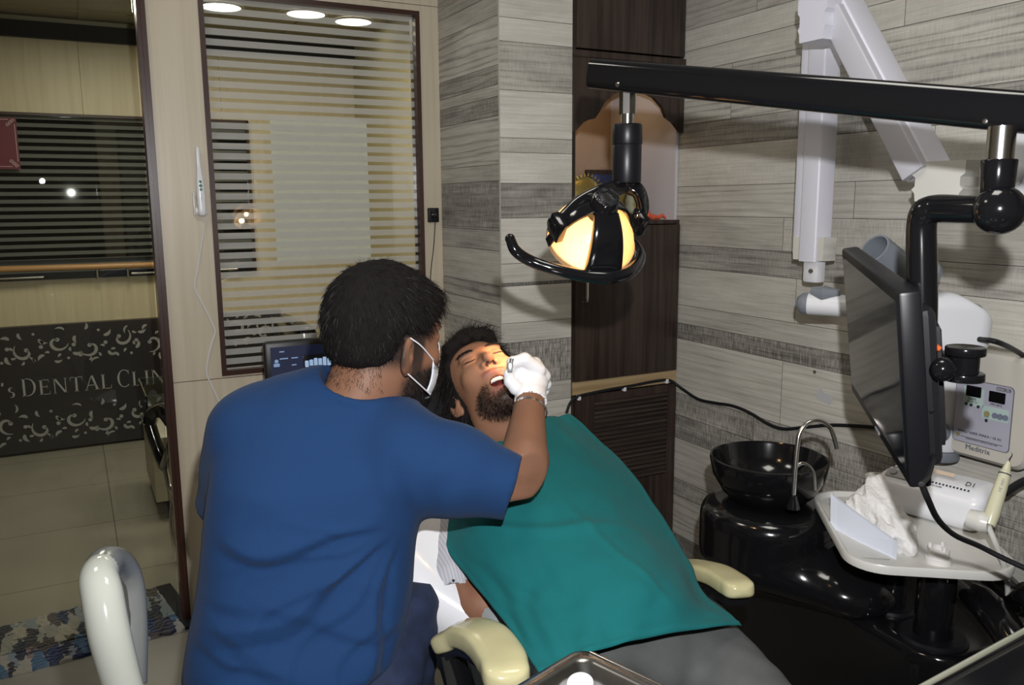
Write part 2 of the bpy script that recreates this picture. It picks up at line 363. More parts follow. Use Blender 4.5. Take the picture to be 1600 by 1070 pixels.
# ================================================================== THE ROOM
YB, XC, YF, XR, YFAR = 2.881, 1.220, 2.410, 1.943, 5.40
def struct(o): o['kind'] = 'structure'; return o
def planks(name, o, u, n_, width, rows, tones, seed, joints=None, th=.03):
    """tile cladding: every plank a slab face; tone = (lightness, saw marks, growth rings)"""
    rg = np.random.default_rng(seed); o, u, n_ = A(*o), A(*u), A(*n_); V = []; F = []; T = []; UV = []
    # backing slab
    zb, zt = rows[0], rows[-1]
    def quad(a, b, z0, z1, off, tone, uo, vo):
        k = len(V)
        for (x, z) in ((a, z0), (b, z0), (b, z1), (a, z1)):
            V.append(o+u*x+A(0, 0, z)+n_*off); T.append(tone); UV.append((x+uo, z+vo))
        F.append([k, k+1, k+2, k+3])
    for (a, b) in ((0, width),):
        c = [o+u*a+A(0, 0, zb), o+u*b+A(0, 0, zb), o+u*b+A(0, 0, zt), o+u*a+A(0, 0, zt)]; k = len(V)
        for q in c+[p-n_*th for p in c]: V.append(q); T.append((.12, 0, 0)); UV.append((0, 0))
        F += [[k, k+1, k+2, k+3], [k+4, k+7, k+6, k+5]]+[[k+i, k+4+i, k+4+(i+1) % 4, k+(i+1) % 4] for i in range(4)]
    g = .0008
    for i in range(len(rows)-1):
        z0, z1 = rows[i], rows[i+1]; js = (joints or {}).get(i)
        if js is None: js = [x for x in (rg.uniform(.1, .9)*1.2+1.2*j-.5 for j in range(4)) if .05 < x < width-.05] if width > .6 else []
        xs = [0]+sorted(js)+[width]
        for j in range(len(xs)-1):
            t = tones[i][j % len(tones[i])] if isinstance(tones[i], list) else tones[i]
            quad(xs[j]+(g if j else 0), xs[j+1]-(g if j < len(xs)-2 else 0), z0+g, z1-g, .0015, t, rg.uniform(0, 50), rg.uniform(0, 50))
    ob = meshobj(name, V, F, PLANK, col=np.array(T), attr='tone', uv=UV)
    return struct(ob)
L_, ML, M_, MD, D_ = (.78, .1, .25), (.70, .12, .6), (.6, .15, .9), (.45, .3, .4), (.30, .35, .25)
# column front: rows from the photograph, top to bottom
zf = [2.6, 2.30, 2.12, 1.964, 1.893, 1.748, 1.602, 1.557, 1.461, 1.351, 1.205, 1.142, 1.132, 1.01, .945, .799, .734, .60, .47, .33, .2, 0][::-1]
tf = [MD, L_, (.80, .05, .1), (.84, .05, .1), (.56, .3, .6), (.84, .05, .45), (.70, .25, .1), (.82, .12, .2), (.40, .25, .4), (.80, .05, .1), (.70, .05, .2), (.25, .9, 0), (.82, .03, .1), (.66, .05, .3), (.42, .9, .1), (.6, .1, .3), (.76, .1, .5), M_, ML, MD, D_][::-1]
planks('wall_column_front', (XC, YF, 0), (1, 0, 0), (0, -1, 0), 1.487-XC, zf, tf, 3, {6: [.225]})
zs = [2.6, 2.30, 2.034, 1.97, 1.823, 1.764, 1.729, 1.669, 1.521, 1.469, 1.311, 1.246, 1.134, 1.073, .998, .86, .70, .5, .3, .12, 0][::-1]
ts = [M_, (.50, .3, .3), (.58, .1, .2), (.62, .1, 1.2), (.38, .3, .8), (.55, .1, .2), (.36, .5, .2), (.60, .05, 1.2), (.52, .1, .2), (.36, .55, .3), (.5, .2, .1), (.6, .1, .2), (.48, .2, .9), (.62, .25, .2), (.55, .5, .2), M_, MD, ML, MD, D_][::-1]
planks('wall_column_side', (XC, YB+.03, 0), (0, -1, 0), (-1, 0, 0), YB+.03-YF, zs, ts, 5)
zr = [2.6, 2.36, 2.16, 1.98, 1.91, 1.84, 1.665, 1.583, 1.451, 1.349, 1.246, 1.166, 1.03, .964, .906, .703, .62, .532, .375, .312, .159, 0][::-1]
tr = [L_, ML, (.60, .1, .7), (.78, .2, .1), (.74, .15, .2), (.66, .3, 1.2), (.45, .3, .6), (.78, .25, .3), (.72, .08, .8), [(.60, .05, .2), (.68, .45, .1)], [(.46, .3, .6), (.6, .2, .8), (.5, .4, .5)], (.74, .08, .25), [(.72, .08, .2), (.66, .1, .5)], (.36, .7, .3), (.76, .05, .7), (.44, .75, .3), (.42, .7, .3), (.64, .08, .5), (.44, .4, .3), (.58, .1, .9), D_][::-1]
YR0 = -1.6
wr = planks('wall_right', (XR, YF+.6, 0), (0, -1, 0), (-1, 0, 0), YF+.6-YR0, zr, tr, 11, {10: [1.42-.05], 11: [.6+.5, .6+.95], 7: [.9, 2.1]})
# thin bright corner bead of the column
struct(MB().box((XC-.002, YF-.0035, 0), (XC+.0015, YF+.001, 2.6)).build('trim_1', mat('corner_bead', (.42, .41, .36), .4)))
# window wall: pale laminate panels around the opening
WX0, WX1, WZ0, WZ1 = .411, 1.146, .836, 2.062
b = MB()
for lo, hi in (((.257, YB, .829), (WX0, YB+.06, 2.6)), ((WX1, YB, 2.095-.01), (XC, YB+.06, 2.6)), ((WX1, YB, .829), (XC, YB+.06, 2.083)), ((WX0, YB, 2.085), (WX1, YB+.06, 2.6)), ((WX0, YB, WZ1), (WX1, YB+.06, 2.083)), ((.257, YB, 0), (XC, YB+.06, .8265)), ((WX0, YB, .829), (WX1, YB+.06, WZ0))): b.box(lo, hi)
struct(b.build('wall_window', BEIGE))
struct(MB().box((.26, YB+.004, 0), (XC, YB+.05, WZ0-.001)).box((.26, YB+.004, WZ1+.001), (XC, YB+.05, 2.6)).build('trim_5', DARKF))
b = MB(); fw = .016
b.box((WX0, YB-.008, WZ0), (WX0+fw, YB+.05, WZ1)); b.box((WX1-fw, YB-.008, WZ0), (WX1, YB+.05, WZ1)); b.box((WX0+fw, YB-.008, WZ0), (WX1-fw, YB+.05, WZ0+fw)); b.box((WX0+fw, YB-.008, WZ1-fw), (WX1-fw, YB+.05, WZ1))
win = struct(b.build('window_1', DARKF))
# glass with etched stripes
def stripe_glass(name, frost, period, frac, z0, clear_tint=(.93, .93, .9), amount=.8, gloss=.02):
    m = bpy.data.materials.new(name); m.use_nodes = True; nt = m.node_tree; nt.nodes.clear(); N = nt.nodes; Lk = nt.links
    o = N.new('ShaderNodeOutputMaterial'); t = N.new('ShaderNodeBsdfTransparent'); t.inputs[0].default_value = (*clear_tint, 1)
    g = N.new('ShaderNodeBsdfGlossy'); g.inputs['Roughness'].default_value = 0.02; d = N.new('ShaderNodeBsdfDiffuse'); d.inputs[0].default_value = (*frost, 1)
    geo = N.new('ShaderNodeNewGeometry'); sp = N.new('ShaderNodeSeparateXYZ'); Lk.new(geo.outputs['Position'], sp.inputs[0])
    def mth(op, a, b_, clamp=False):
        q = N.new('ShaderNodeMath'); q.operation = op; q.use_clamp = clamp
        for i, v in enumerate((a, b_)):
            if v is None: continue
            if hasattr(v, 'links'): Lk.new(v, q.inputs[i])
            else: q.inputs[i].default_value = v
        return q.outputs[0]
    fr = mth('FRACT', mth('DIVIDE', mth('SUBTRACT', sp.outputs[2], z0), period), None); s = mth('MULTIPLY', mth('LESS_THAN', fr, frac), amount)
    m1 = N.new('ShaderNodeMixShader'); Lk.new(s, m1.inputs[0]); Lk.new(t.outputs[0], m1.inputs[1]); Lk.new(d.outputs[0], m1.inputs[2])
    f = N.new('ShaderNodeFresnel'); m2 = N.new('ShaderNodeMixShader'); Lk.new(mth('ADD', f.outputs[0], gloss), m2.inputs[0]); Lk.new(m1.outputs[0], m2.inputs[1]); Lk.new(g.outputs[0], m2.inputs[2]); Lk.new(m2.outputs[0], o.inputs[0])
    return m
SG = stripe_glass('striped_window_film', (.70, .70, .66), .03225, .62, .8362, amount=.40)
o = MB().box((WX0+fw, YB+.02, WZ0+fw), (WX1-fw, YB+.026, WZ1-fw)).build('window_pane', SG, win); o['label'] = 'glass pane with etched horizontal stripes'
_pm = mat('sheet_paper', (.92, .94, .90), .6); _nt = _pm.node_tree; _tr = _nt.nodes.new('ShaderNodeBsdfTranslucent'); _tr.inputs[0].default_value = (.95, .95, .9, 1); _mx = _nt.nodes.new('ShaderNodeMixShader'); _mx.inputs[0].default_value = .35; _nt.links.new(_nt.nodes['Principled BSDF'].outputs[0], _mx.inputs[1]); _nt.links.new(_tr.outputs[0], _mx.inputs[2]); _nt.links.new(_mx.outputs[0], _nt.nodes['Material Output'].inputs[0])
sheet = MB().box((.619, YB+.028, 1.207), (.952, YB+.030, 1.686)).build('paper_sheet', mat('sheet_paper', (.92, .94, .90), .6))
tag(sheet, 'large blank white paper sheet stuck behind the striped window glass', 'paper')
# door: dark post, frameless pane
struct(MB().box((.232, YB-.012, 0), (.243, YB+.06, 2.6)).box((.243, YB-.02, 0), (.257, YB+.06, 2.6)).build('trim_2', DARKF))
dr = struct(MB().box((-.86, YB+.02, 2.35), (.232, YB+.06, 2.6)).box((-.9, YB-.01, 0), (-.86, YB+.06, 2.6)).build('door_1', DARKF))
GL = glass_mat('clear_door_glass', (.86, .87, .84), .0)
th_ = math.radians(1.7); Mx = Matrix.Translation((.225, YB+.035, 0)) @ Matrix.Rotation(th_, 4, 'Z')
MB().box((-1.07, -.004, .01), (0, .004, 2.33), Mx=Mx).build('door_glass', GL, dr)
# other walls, floor, ceiling
CW = mat('cream_paint', (.50, .46, .38), .6, var=(2, .05))
struct(MB().box((-.9, YB, 0), (-1.75, YB+.06, 2.6)).build('wall_back_left', BEIGE))
struct(MB().box((-1.75, -1.65, 0), (-1.69, YB+.06, 2.6)).build('wall_left', CW))
struct(MB().box((-1.75, -1.65, 0), (XR+.05, -1.59, 2.6)).build('wall_behind', CW))
def tile_mat():
    m = mat('floor_tile', (.33, .31, .25), .16, spec=.5, var=(5, .06)); nt = m.node_tree; N = nt.nodes; Lk = nt.links; b = N['Principled BSDF']
    geo = N.new('ShaderNodeNewGeometry'); mp = N.new('ShaderNodeMapping'); mp.inputs['Location'].default_value = (-.0700, -3.407, 0); Lk.new(geo.outputs['Position'], mp.inputs[0])
    bk = N.new('ShaderNodeTexBrick'); bk.offset = 0; bk.inputs['Scale'].default_value = 1; bk.inputs['Brick Width'].default_value = .605; bk.inputs['Row Height'].default_value = .605; bk.inputs['Mortar Size'].default_value = .0022; bk.inputs['Mortar Smooth'].default_value = .2
    Lk.new(mp.outputs[0], bk.inputs['Vector']); src = b.inputs['Base Color'].links[0].from_socket
    mx = N.new('ShaderNodeMix'); mx.data_type = 'RGBA'; mx.inputs[7].default_value = (.12, .11, .09, 1); Lk.new(bk.outputs['Fac'], mx.inputs[0]); Lk.new(src, mx.inputs[6]); Lk.new(mx.outputs[2], b.inputs['Base Color']); return m
struct(MB().box((-2.4, -1.65, -.05), (3.2, YFAR+.1, 0)).build('floor', tile_mat()))
CEIL = mat('ceiling_board', (.36, .33, .24), .7)
struct(MB().box((-1.8, -1.65, 2.6), (XR+.05, YB+.06, 2.65)).build('ceiling', mat('ceiling_white', (.7, .7, .68), .7)))
b = MB(); b.box((-2.4, YB+.06, 2.42), (3.2, YFAR+.1, 2.47))
for x in (-.95, .03+.12, 1.25, 2.35): b.box((x-.012, YB+.06, 2.414), (x+.012, YFAR, 2.42))
for y in (3.4, 4.0, 4.6, 5.2): b.box((-2.4, y-.012, 2.4145), (3.2, y+.012, 2.4195))
struct(b.build('ceiling_reception', CEIL))
# ------------------------------------------------------------------ far wall of the reception
Y0 = YFAR
XS = 1.70       # corner where the side wall comes forward
struct(MB().box((-2.4, Y0+.06, 0), (3.2, Y0+.1, 2.45)).build('wall_far', BEIGEX))
BG = wood_mat('pale_wood_far', (.60, .52, .34), (.68, .60, .42), .4, 'z', .6)
b = MB()
for x0, x1 in ((-2.4, -.62), (-.618, .123), (.125, .87), (.872, XS)): b.box((x0, Y0+.03, 1.905), (x1, Y0+.06, 2.31))
b.box((-2.4, Y0+.03, .73), (XS, Y0+.06, .99)); b.box((1.02, Y0+.03, .99), (XS, Y0+.06, 1.905)); b.box((.45, Y0+.03, 0), (XS, Y0+.06, .73))
struct(b.build('wall_far_panels', BG))
struct(MB().box((XS, YB+.3, 0), (XS+.06, Y0+.06, 2.42)).build('wall_corridor', mat('yellow_paint', (.46, .40, .22), .5)))
struct(MB().box((-2.4, Y0-.01, 2.30), (XS, Y0+.06, 2.385)).build('trim_3', MATTE))
struct(MB().box((-2.4, Y0, 1.89), (1.02, Y0+.06, 1.905)).box((1.005, Y0, .99), (1.02, Y0+.06, 1.9)).build('trim_4', DARKF))
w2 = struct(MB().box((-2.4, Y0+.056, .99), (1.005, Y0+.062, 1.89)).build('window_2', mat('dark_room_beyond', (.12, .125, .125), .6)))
FG = stripe_glass('far_striped_film', (.17, .18, .17), .0415, .5, 1.0, clear_tint=(.5, .5, .5), amount=.85, gloss=.03)
MB().box((-2.4, Y0+.03, 1.10), (1.005, Y0+.036, 1.89)).build('window_film', FG, w2)
# pale shapes seen in the dark glass: a sheet and a notice
o = MB().box((.14, Y0+.010, .999), (.36, Y0+.014, 1.075)).build('notice', mat('grey_notice', (.16, .16, .16), .5), None); tag(o, 'small grey notice card low on the far dark glass', 'sign')
rail = MB().tube([(-2.3, Y0-.05, 1.075), (.45, Y0-.05, 1.055)], .017, smooth=1).build('rail', OAK); tag(rail, 'orange wooden rail along the far striped glass', 'rail')
MB().box((-2.4, Y0-.004, .99), (1.0, Y0+.03, 1.028)).build('rail_backing', BLACKS, rail)
MB().cyl((-2.3, Y0-.025, 1.008), (-.15, Y0-.025, 1.008), .007).cyl((.3, Y0-.025, 1.008), (.9, Y0-.025, 1.008), .007).build('steel_rod', CHROME, rail)
for x in (-.92, .12, .28):
    MB().cyl((x, Y0-.03, .985), (x, Y0-.03, 1.07), .008).build('bracket', CHROME, rail)
# maroon poster
pr = MB().box((-.75, Y0-.004, 1.60), (-.208, Y0+.0, 1.875)).build('poster', mat('maroon_board', (.13, .008, .022), .45)); tag(pr, 'maroon sign with pale corner scrolls on the far glass, cut by the photo edge', 'sign')
b = MB()
for sx, cz, sz in ((-.226, 1.858, -1), (-.226, 1.617, 1)):
    for q in range(3): b.tube([(sx-.012*q+.010*math.cos(t)*(1-t/9), Y0-.006, cz+sz*.012*q+.010*math.sin(t)*(1-t/9)) for t in np.linspace(0, 7, 12)], .0022, n=6, smooth=1)
b.box((-.219, Y0-.006, 1.64), (-.216, Y0-.004, 1.84)); b.box((-.70, Y0-.006, 1.612), (-.245, Y0-.004, 1.615)); b.box((-.70, Y0-.006, 1.862), (-.245, Y0-.004, 1.865)); b.build('scroll_border', mat('pale_pink', (.55, .40, .40), .5), pr)
# reception counter front: dark board, flourishes, lettering
SIGN = mat('sign_brown', (.022, .017, .018), .4); SILV = mat('sign_silver', (.34, .34, .33), .5)
sg = MB().box((-1.7, Y0-.03, .015), (1.15, Y0+.03, .735)).build('reception_sign', SIGN); tag(sg, 'dark brown counter board with silver flourishes and clinic lettering', 'sign')
rg = np.random.default_rng(21)
def scroll(b, cx, cz, R, a0, turn, w0):
    """one acanthus curl: tapering spiral ribbon ending in a dot, with comma leaves outside"""
    n = 18; pts = []; ws = []
    for i in range(n):
        t = i/(n-1); a_ = a0+turn*t*4.6; r = R*(1-.78*t); pts.append((cx+r*math.cos(a_), cz+r*math.sin(a_))); ws.append(w0*(.25+1.2*math.sin(PI*min(1, t*1.05))))
    flat(b, pts, ws); blob(b, pts[-1], w0*1.9)
    for k in range(4):
        a_ = a0+turn*(.3+.85*k); c = (cx+R*1.28*math.cos(a_), cz+R*1.28*math.sin(a_)); leaf(b, c, a_+turn*1.9, R*.42, w0*1.1)
def flat(b, pts, ws):
    n = len(pts); vs = []
    for i in range(n):
        p = A(*pts[i]); q = A(*pts[min(n-1, i+1)]); r = A(*pts[max(0, i-1)]); t = nrm(q-r); nn = A(-t[1], t[0])
        for s in (1, -1): e = p+nn*s*ws[i]; vs.append((e[0], Y0-.032, e[1]))
    b.add(vs, [[2*i, 2*i+1, 2*i+3, 2*i+2] for i in range(n-1)])
def blob(b, c, r):
    m_ = 10; b.add([(c[0]+r*math.cos(2*PI*k/m_), Y0-.032, c[1]+r*math.sin(2*PI*k/m_)) for k in range(m_)], [list(range(m_))])
def leaf(b, c, a_, L, w_):
    pts = []; ws = []
    for i in range(8):
        t = i/7; aa = a_+1.0*t; pts.append((c[0]+L*t*math.cos(aa), c[1]+L*t*math.sin(aa))); ws.append(w_*math.sin(PI*min(1, .12+t*.95))**.8)
    flat(b, pts, ws)
b = MB()
for row, zc in ((0, .615), (1, .165)):
    for i in range(17):
        x = -1.60+i*.165+(.05 if row else 0); s = 1 if i % 2 else -1
        scroll(b, x, zc+.022*s, .058, PI/2*s+.5*i, -s, .0062); leaf(b, (x+.075, zc-.045*s), .6*i, .05, .010); leaf(b, (x+.095, zc+.05*s), 2+.9*i, .045, .009); blob(b, (x+.082, zc), .011)
        leaf(b, (x-.02, zc-.085*s), 1.3*i, .04, .008); leaf(b, (x+.04, zc+.088*s), .7*i+2, .05, .006); blob(b, (x+.05, zc-.075*s), .008)
b.build('flourishes', SILV, sg, smooth=None)
# serif capitals built from stems, hairlines and bowls (unit height 1)
def glyph(ch):
    S, H = .13, .045; R = []; arcs = []   # R: polygons ; arcs: (cx,cz,rx,rz,a0,a1,thick side)
    def stem(x, w_=S, z0=0, z1=1):
        R.append([(x, z0), (x+w_, z0), (x+w_, z1), (x, z1)])
        for z in (z0, z1):
            if z in (0, 1): e = .035 if z == 0 else -.035; R.append([(x-.06, z), (x+w_+.06, z), (x+w_+.06, z+e), (x-.06, z+e)])
    def bar(x0, x1, z): R.append([(x0, z-H/2), (x1, z-H/2), (x1, z+H/2), (x0, z+H/2)])
    def bowl(cx, cz, rx, rz, a0, a1, n=14):
        vs = []
        for i in range(n+1):
            a_ = math.radians(a0+(a1-a0)*i/n); t = H+(S-H)*abs(math.cos(a_)); vs.append(((cx+rx*math.cos(a_), cz+rz*math.sin(a_)), (cx+(rx-t)*math.cos(a_), cz+(rz-H)*math.sin(a_))))
        for p, q in zip(vs, vs[1:]): R.append([p[0], q[0], q[1], p[1]])
    def diag(x0, z0, x1, z1, w_): R.append([(x0, z0), (x0+w_, z0), (x1+w_, z1), (x1, z1)])
    W = .7
    if ch == 'O': bowl(.42, .5, .42, .52, 0, 360, 30); W = .88
    elif ch == 'P': stem(.08); bar(.2, .38, .98); bar(.2, .38, .45); bowl(.36, .715, .29, .285, -90, 90); W = .72
    elif ch == 'D': stem(.08); bar(.2, .36, .98); bar(.2, .36, .02); bowl(.34, .5, .48, .5, -90, 90); W = .88
    elif ch == 'E': stem(.08); bar(.2, .6, .98); bar(.2, .5, .52); bar(.2, .64, .02); R.append([(.57, .8), (.6, .8), (.6, 1), (.57, 1)]); R.append([(.61, 0), (.64, 0), (.66, .2), (.63, .2)]); R.append([(.48, .42), (.51, .42), (.51, .62), (.48, .62)]); W = .72
    elif ch == 'N': stem(.08, .05); stem(.72, .05); diag(.66, 0, .06, 1, .14); W = .9
    elif ch == 'T': stem(.32); bar(.02, .76, .98); R.append([(.02, .78), (.05, .78), (.05, 1), (.02, 1)]); R.append([(.73, .78), (.76, .78), (.76, 1), (.73, 1)]); W = .8
    elif ch == 'A': diag(.02, 0, .38, 1, .05); diag(.66, 0, .36, 1, .14); bar(.17, .66, .34); R.append([(-.05, 0), (.15, 0), (.15, .035), (-.05, .035)]); R.append([(.58, 0), (.88, 0), (.88, .035), (.58, .035)]); W = .86
    elif ch == 'L': stem(.08); bar(.2, .62, .02); R.append([(.59, 0), (.62, 0), (.65, .24), (.62, .24)]); W = .68
    elif ch == 'C': bowl(.45, .5, .43, .52, 48, 312, 24); R.append([(.70, .72), (.73, .72), (.75, .98), (.72, .98)]); W = .82
    elif ch == 'I': stem(.1); W = .36
    elif ch == 's': bowl(.22, .52, .17, .17, 60, 270, 10); bowl(.22, .19, .19, .19, -120, 90, 10); W = .48
    elif ch == "'": R.append([(.05, .8), (.15, .8), (.19, 1.02), (.06, 1.02)]); W = .25
    elif ch == ' ': W = .12
    return R, W
def serif_text(s, x0, z0, hgt, name, m, parent):
    b = MB(); x = x0
    for ch in s:
        R, W = glyph(ch.upper() if ch not in "s'" else ch)
        big = 1.18 if ch in 'PDC' and (x == x0 or s[max(0, s.index(ch)-1)] == ' ') else 1
        for poly in R: b.add([(x+p[0]*hgt, Y0-.033, z0+p[1]*hgt*big) for p in poly], [list(range(len(poly)))])
        x += (W+.10)*hgt
    return b.build(name, m, parent, smooth=None), x
SL = mat('letter_silver', (.42, .42, .42), .45)
serif_text("OOP 's DENTAL CLINIC", -.606, .338, .090, 'lettering', SL, sg) if 0 else serif_text("OP 's DENTAL CLINIC", -.588, .340, .0865, 'lettering', SL, sg)
# reception desk with glass top
bx = A(.245, 4.0, 0)
dk = thing('reception_desk', 'low pale wood reception desk with glass upstand seen through the door', 'desk', (.7, 4.2, 0))
dz_ = PY(234, 692, 3.93)[2]; gz_ = PY(214, 607, 4.15)[2]
MB().box((.30, 3.97, 0), (1.25, 4.4, .08)).build('plinth', MATTE, dk); MB().box((.245, 3.93, .08), (1.28, 4.45, dz_), .004).build('body', BEIGEX, dk); MB().box((.235, 3.92, dz_), (1.29, 4.46, dz_+.02), .003).build('top', mat('desk_top', (.5, .47, .38), .2), dk)
MB().box((.237, 3.95, dz_+.02), (.243, 4.40, gz_)).box((.243, 4.39, dz_+.02), (1.2, 4.396, gz_)).build('glass_screen', glass_mat('greenish_glass', (.7, .76, .74), .06), dk)
# black chair with chrome legs beyond the post
ch = thing('cantilever_chair', 'black padded chair with chrome tube frame behind the door post', 'chair', (.43, 3.45, 0))
b = MB(); ringp = [P(236, 655, 3.62), P(243, 642, 3.62), P(256, 639, 3.60), P(270, 655, 3.55), P(282, 700, 3.5)]
b.tube([P(234, 662, 3.62), P(240, 645, 3.62), P(258, 641, 3.58), P(275, 660, 3.5)], [.026, .03, .03, .03], sec=(1.5, 1), upv=(.3, 1, 0)); b.tube([P(234, 662, 3.62), P(241, 685, 3.62), P(251, 712, 3.62), P(257, 727, 3.6)], [.026, .026, .025, .022]); b.tube([P(257, 727, 3.6), P(266, 700, 3.4), P(276, 664, 3.5)], [.02, .018, .02]); b.build('armrest', BLACK, ch)
MB().box((.34, 3.1, .42), (.78, 3.55, .50), .03).build('seat', BLACK, ch); MB().box((.72, 3.1, .5), (.80, 3.55, .95), .03).build('backrest', BLACK, ch)
c0 = [P(258, 728, 3.6), P(262, 745, 3.58), P(268, 765, 3.55), P(285, 775, 3.5)]
MB().tube(c0, .011, smooth=4).build('arm_support', CHROME, ch)
for yy in (3.2, 3.45):
    MB().tube([(.33, yy, .40), (.29, yy, .30), (.265, yy-.02, .14), (.29, yy-.04, .02), (.40, yy-.04, .014), (.75, yy-.04, .014)], .012).build('leg', CHROME, ch)
# rug
def rug_mat():
    m = mat('rag_rug', (.1, .1, .1), .95, bump=(90, 1)); nt = m.node_tree; N = nt.nodes; Lk = nt.links; b = N['Principled BSDF']
    uv = N.new('ShaderNodeUVMap'); mp = N.new('ShaderNodeMapping'); mp.inputs['Scale'].default_value = (19, 7, 1); Lk.new(uv.outputs[0], mp.inputs[0])
    n0 = N.new('ShaderNodeTexNoise'); n0.inputs['Scale'].default_value = 30; n0.inputs['Detail'].default_value = 2; Lk.new(uv.outputs[0], n0.inputs['Vector'])
    ad = N.new('ShaderNodeMixRGB'); ad.blend_type = 'ADD'; ad.inputs[0].default_value = .8; Lk.new(mp.outputs[0], ad.inputs[1]); Lk.new(n0.outputs['Color'], ad.inputs[2])
    v = N.new('ShaderNodeTexVoronoi'); v.inputs['Scale'].default_value = 1; Lk.new(ad.outputs[0], v.inputs['Vector'])
    sp = N.new('ShaderNodeSeparateColor'); Lk.new(v.outputs['Color'], sp.inputs[0]); r = N.new('ShaderNodeValToRGB'); cr = r.color_ramp; cr.interpolation = 'CONSTANT'
    cols = [(.012, .012, .03), (.30, .29, .25), (.05, .12, .20), (.02, .015, .015), (.22, .26, .28), (.05, .035, .03), (.38, .35, .28), (.01, .02, .07), (.25, .17, .15)]
    cr.elements[0].position = 0; cr.elements[0].color = (*cols[0], 1); cr.elements[1].position = .11; cr.elements[1].color = (*cols[1], 1)
    for i, c in enumerate(cols[2:]): e = cr.elements.new(.22+.11*i); e.color = (*c, 1)
    Lk.new(sp.outputs[0], r.inputs[0])
    w_ = N.new('ShaderNodeTexWave'); w_.bands_direction = 'Y'; w_.inputs['Scale'].default_value = 12; w_.inputs['Distortion'].default_value = 6; Lk.new(uv.outputs[0], w_.inputs['Vector'])
    mx = N.new('ShaderNodeMixRGB'); mx.inputs[2].default_value = (.33, .36, .38, 1); ml = N.new('ShaderNodeMath'); ml.operation = 'MULTIPLY'; ml.inputs[1].default_value = .22; Lk.new(w_.outputs['Fac'], ml.inputs[0])
    Lk.new(ml.outputs[0], mx.inputs[0]); Lk.new(r.outputs[0], mx.inputs[1]); Lk.new(mx.outputs[0], b.inputs['Base Color']); return m
A0, A1, B1, B0 = PZ(-60, 1000, .0), PZ(244, 921, 0), PZ(290, 985, 0), PZ(-60, 1078, 0)
V = []; F = []; UV = []; nu, nv = 60, 18
for j in range(nv+1):
    for i in range(nu+1):
        s, t = i/nu, j/nv; p = (A0*(1-s)+A1*s)*(1-t)+(B0*(1-s)+B1*s)*t; p = p+A(RNG.normal(0, .002), RNG.normal(0, .003), .010+.002*math.sin(s*160)*math.cos(t*30)+RNG.uniform(0, .002)); V.append(p); UV.append((s*1.0, t*.45))
V = np.array(V); nn = len(V); V2 = V.copy(); V2[:, 2] = .001
for j in range(nv):
    for i in range(nu): a_ = j*(nu+1)+i; F += [[a_, a_+nu+1, a_+nu+2, a_+1], [nn+a_, nn+a_+1, nn+a_+nu+2, nn+a_+nu+1]]
for i in range(nu): F += [[i, i+1, nn+i+1, nn+i], [nv*(nu+1)+i, nn+nv*(nu+1)+i, nn+nv*(nu+1)+i+1, nv*(nu+1)+i+1]]
for j in range(nv): F += [[j*(nu+1), nn+j*(nu+1), nn+(j+1)*(nu+1), (j+1)*(nu+1)], [j*(nu+1)+nu, (j+1)*(nu+1)+nu, nn+(j+1)*(nu+1)+nu, nn+j*(nu+1)+nu]]
rug = meshobj('rug', np.vstack([V, V2]), F, rug_mat(), uv=UV+UV); tag(rug, 'blue, black and cream woven rag rug on the tiles at the door', 'rug')
e = nrm(A1-A0); d2 = nrm(B1-A1)
MB().prism([(0, 0), (.05, 0), (.05, float(np.linalg.norm(B1-A1))), (0, float(np.linalg.norm(B1-A1)))], A1+A(0, 0, .002), e, d2, A(0, 0, 1), .01).build('edge_binding', mat('rug_binding', (.012, .012, .015), .9), rug)
for px_, py_ in ((345, 12), (478, 23), (552, 35)):
    c = PZ(px_, py_, 2.408); o = MB().cyl(c, c+A(0, 0, .008), .10, n=32).build('ceiling_light', emat('downlight_glow', (1, .97, .9), 5)); tag(o, {345: 'round lit ceiling light seen at the top left corner of the striped window', 478: 'round lit ceiling light seen at the top middle of the striped window', 552: 'lit ceiling light seen right of the middle one through the striped window'}[px_], 'ceiling light', 'reception ceiling lights')
    MB().lathe([(.10, 0), (.115, 0), (.115, .008), (.10, .008)], c, (0, 0, 1), 32).build('trim_ring', WHITE, o)
# ------------------------------------------------------------------ cabinet with niche
CX0, CX1, NZ0, NZ1 = 1.487, 1.942, 1.335, 1.872
cb = thing('wall_cabinet', 'tall dark brown cabinet with an open arched niche beside the column', 'cabinet', ((CX0+CX1)/2, YF+.2, 0))
b = MB(); b.box((CX0, YF, .0), (CX0+.014, YF+.45, 2.6)); b.box((CX1-.014, YF, 0), (CX1, YF+.45, NZ0)); b.box((CX1-.014, YF, NZ1), (CX1, YF+.45, 2.6)); b.box((CX0, YF+.43, 0), (CX1, YF+.45, 2.6)); b.box((CX0, YF+.001, 1.322), (CX1, YF+.43, NZ0)); b.box((CX0, YF+.001, NZ1), (CX1, YF+.43, NZ1+.014)); b.build('carcass', DARKW, cb)
MB().box((CX0+.012, YF-.012, NZ1+.02), (CX1-.004, YF+.004, 2.55), .002).build('upper_door', DARKW, cb)
MB().box((CX0, YF-.016, NZ1-.008), (CX1, YF+.002, NZ1+.014), .003).build('cornice', DARKW, cb)
ZD = .775
d = MB().box((CX0+.012, YF-.012, ZD+.014), (CX1-.006, YF+.004, NZ0-.016), .002).build('door', DARKW, cb)
hx = PY(914, 465, YF-.02)[0]; MB().tube([(hx, YF-.012, 1.155), (hx, YF-.03, 1.150), (hx, YF-.032, 1.11), (hx, YF-.03, 1.07), (hx, YF-.012, 1.065)], .0045, sec=(.8, 1.3), upv=(0, 1, 0)).build('handle', CHROME, d)
MB().box((CX0+.004, YF-.006, .742), (CX1-.004, YF+.01, ZD+.012)).build('rail', RAWW, cb, label='bare plywood strip')
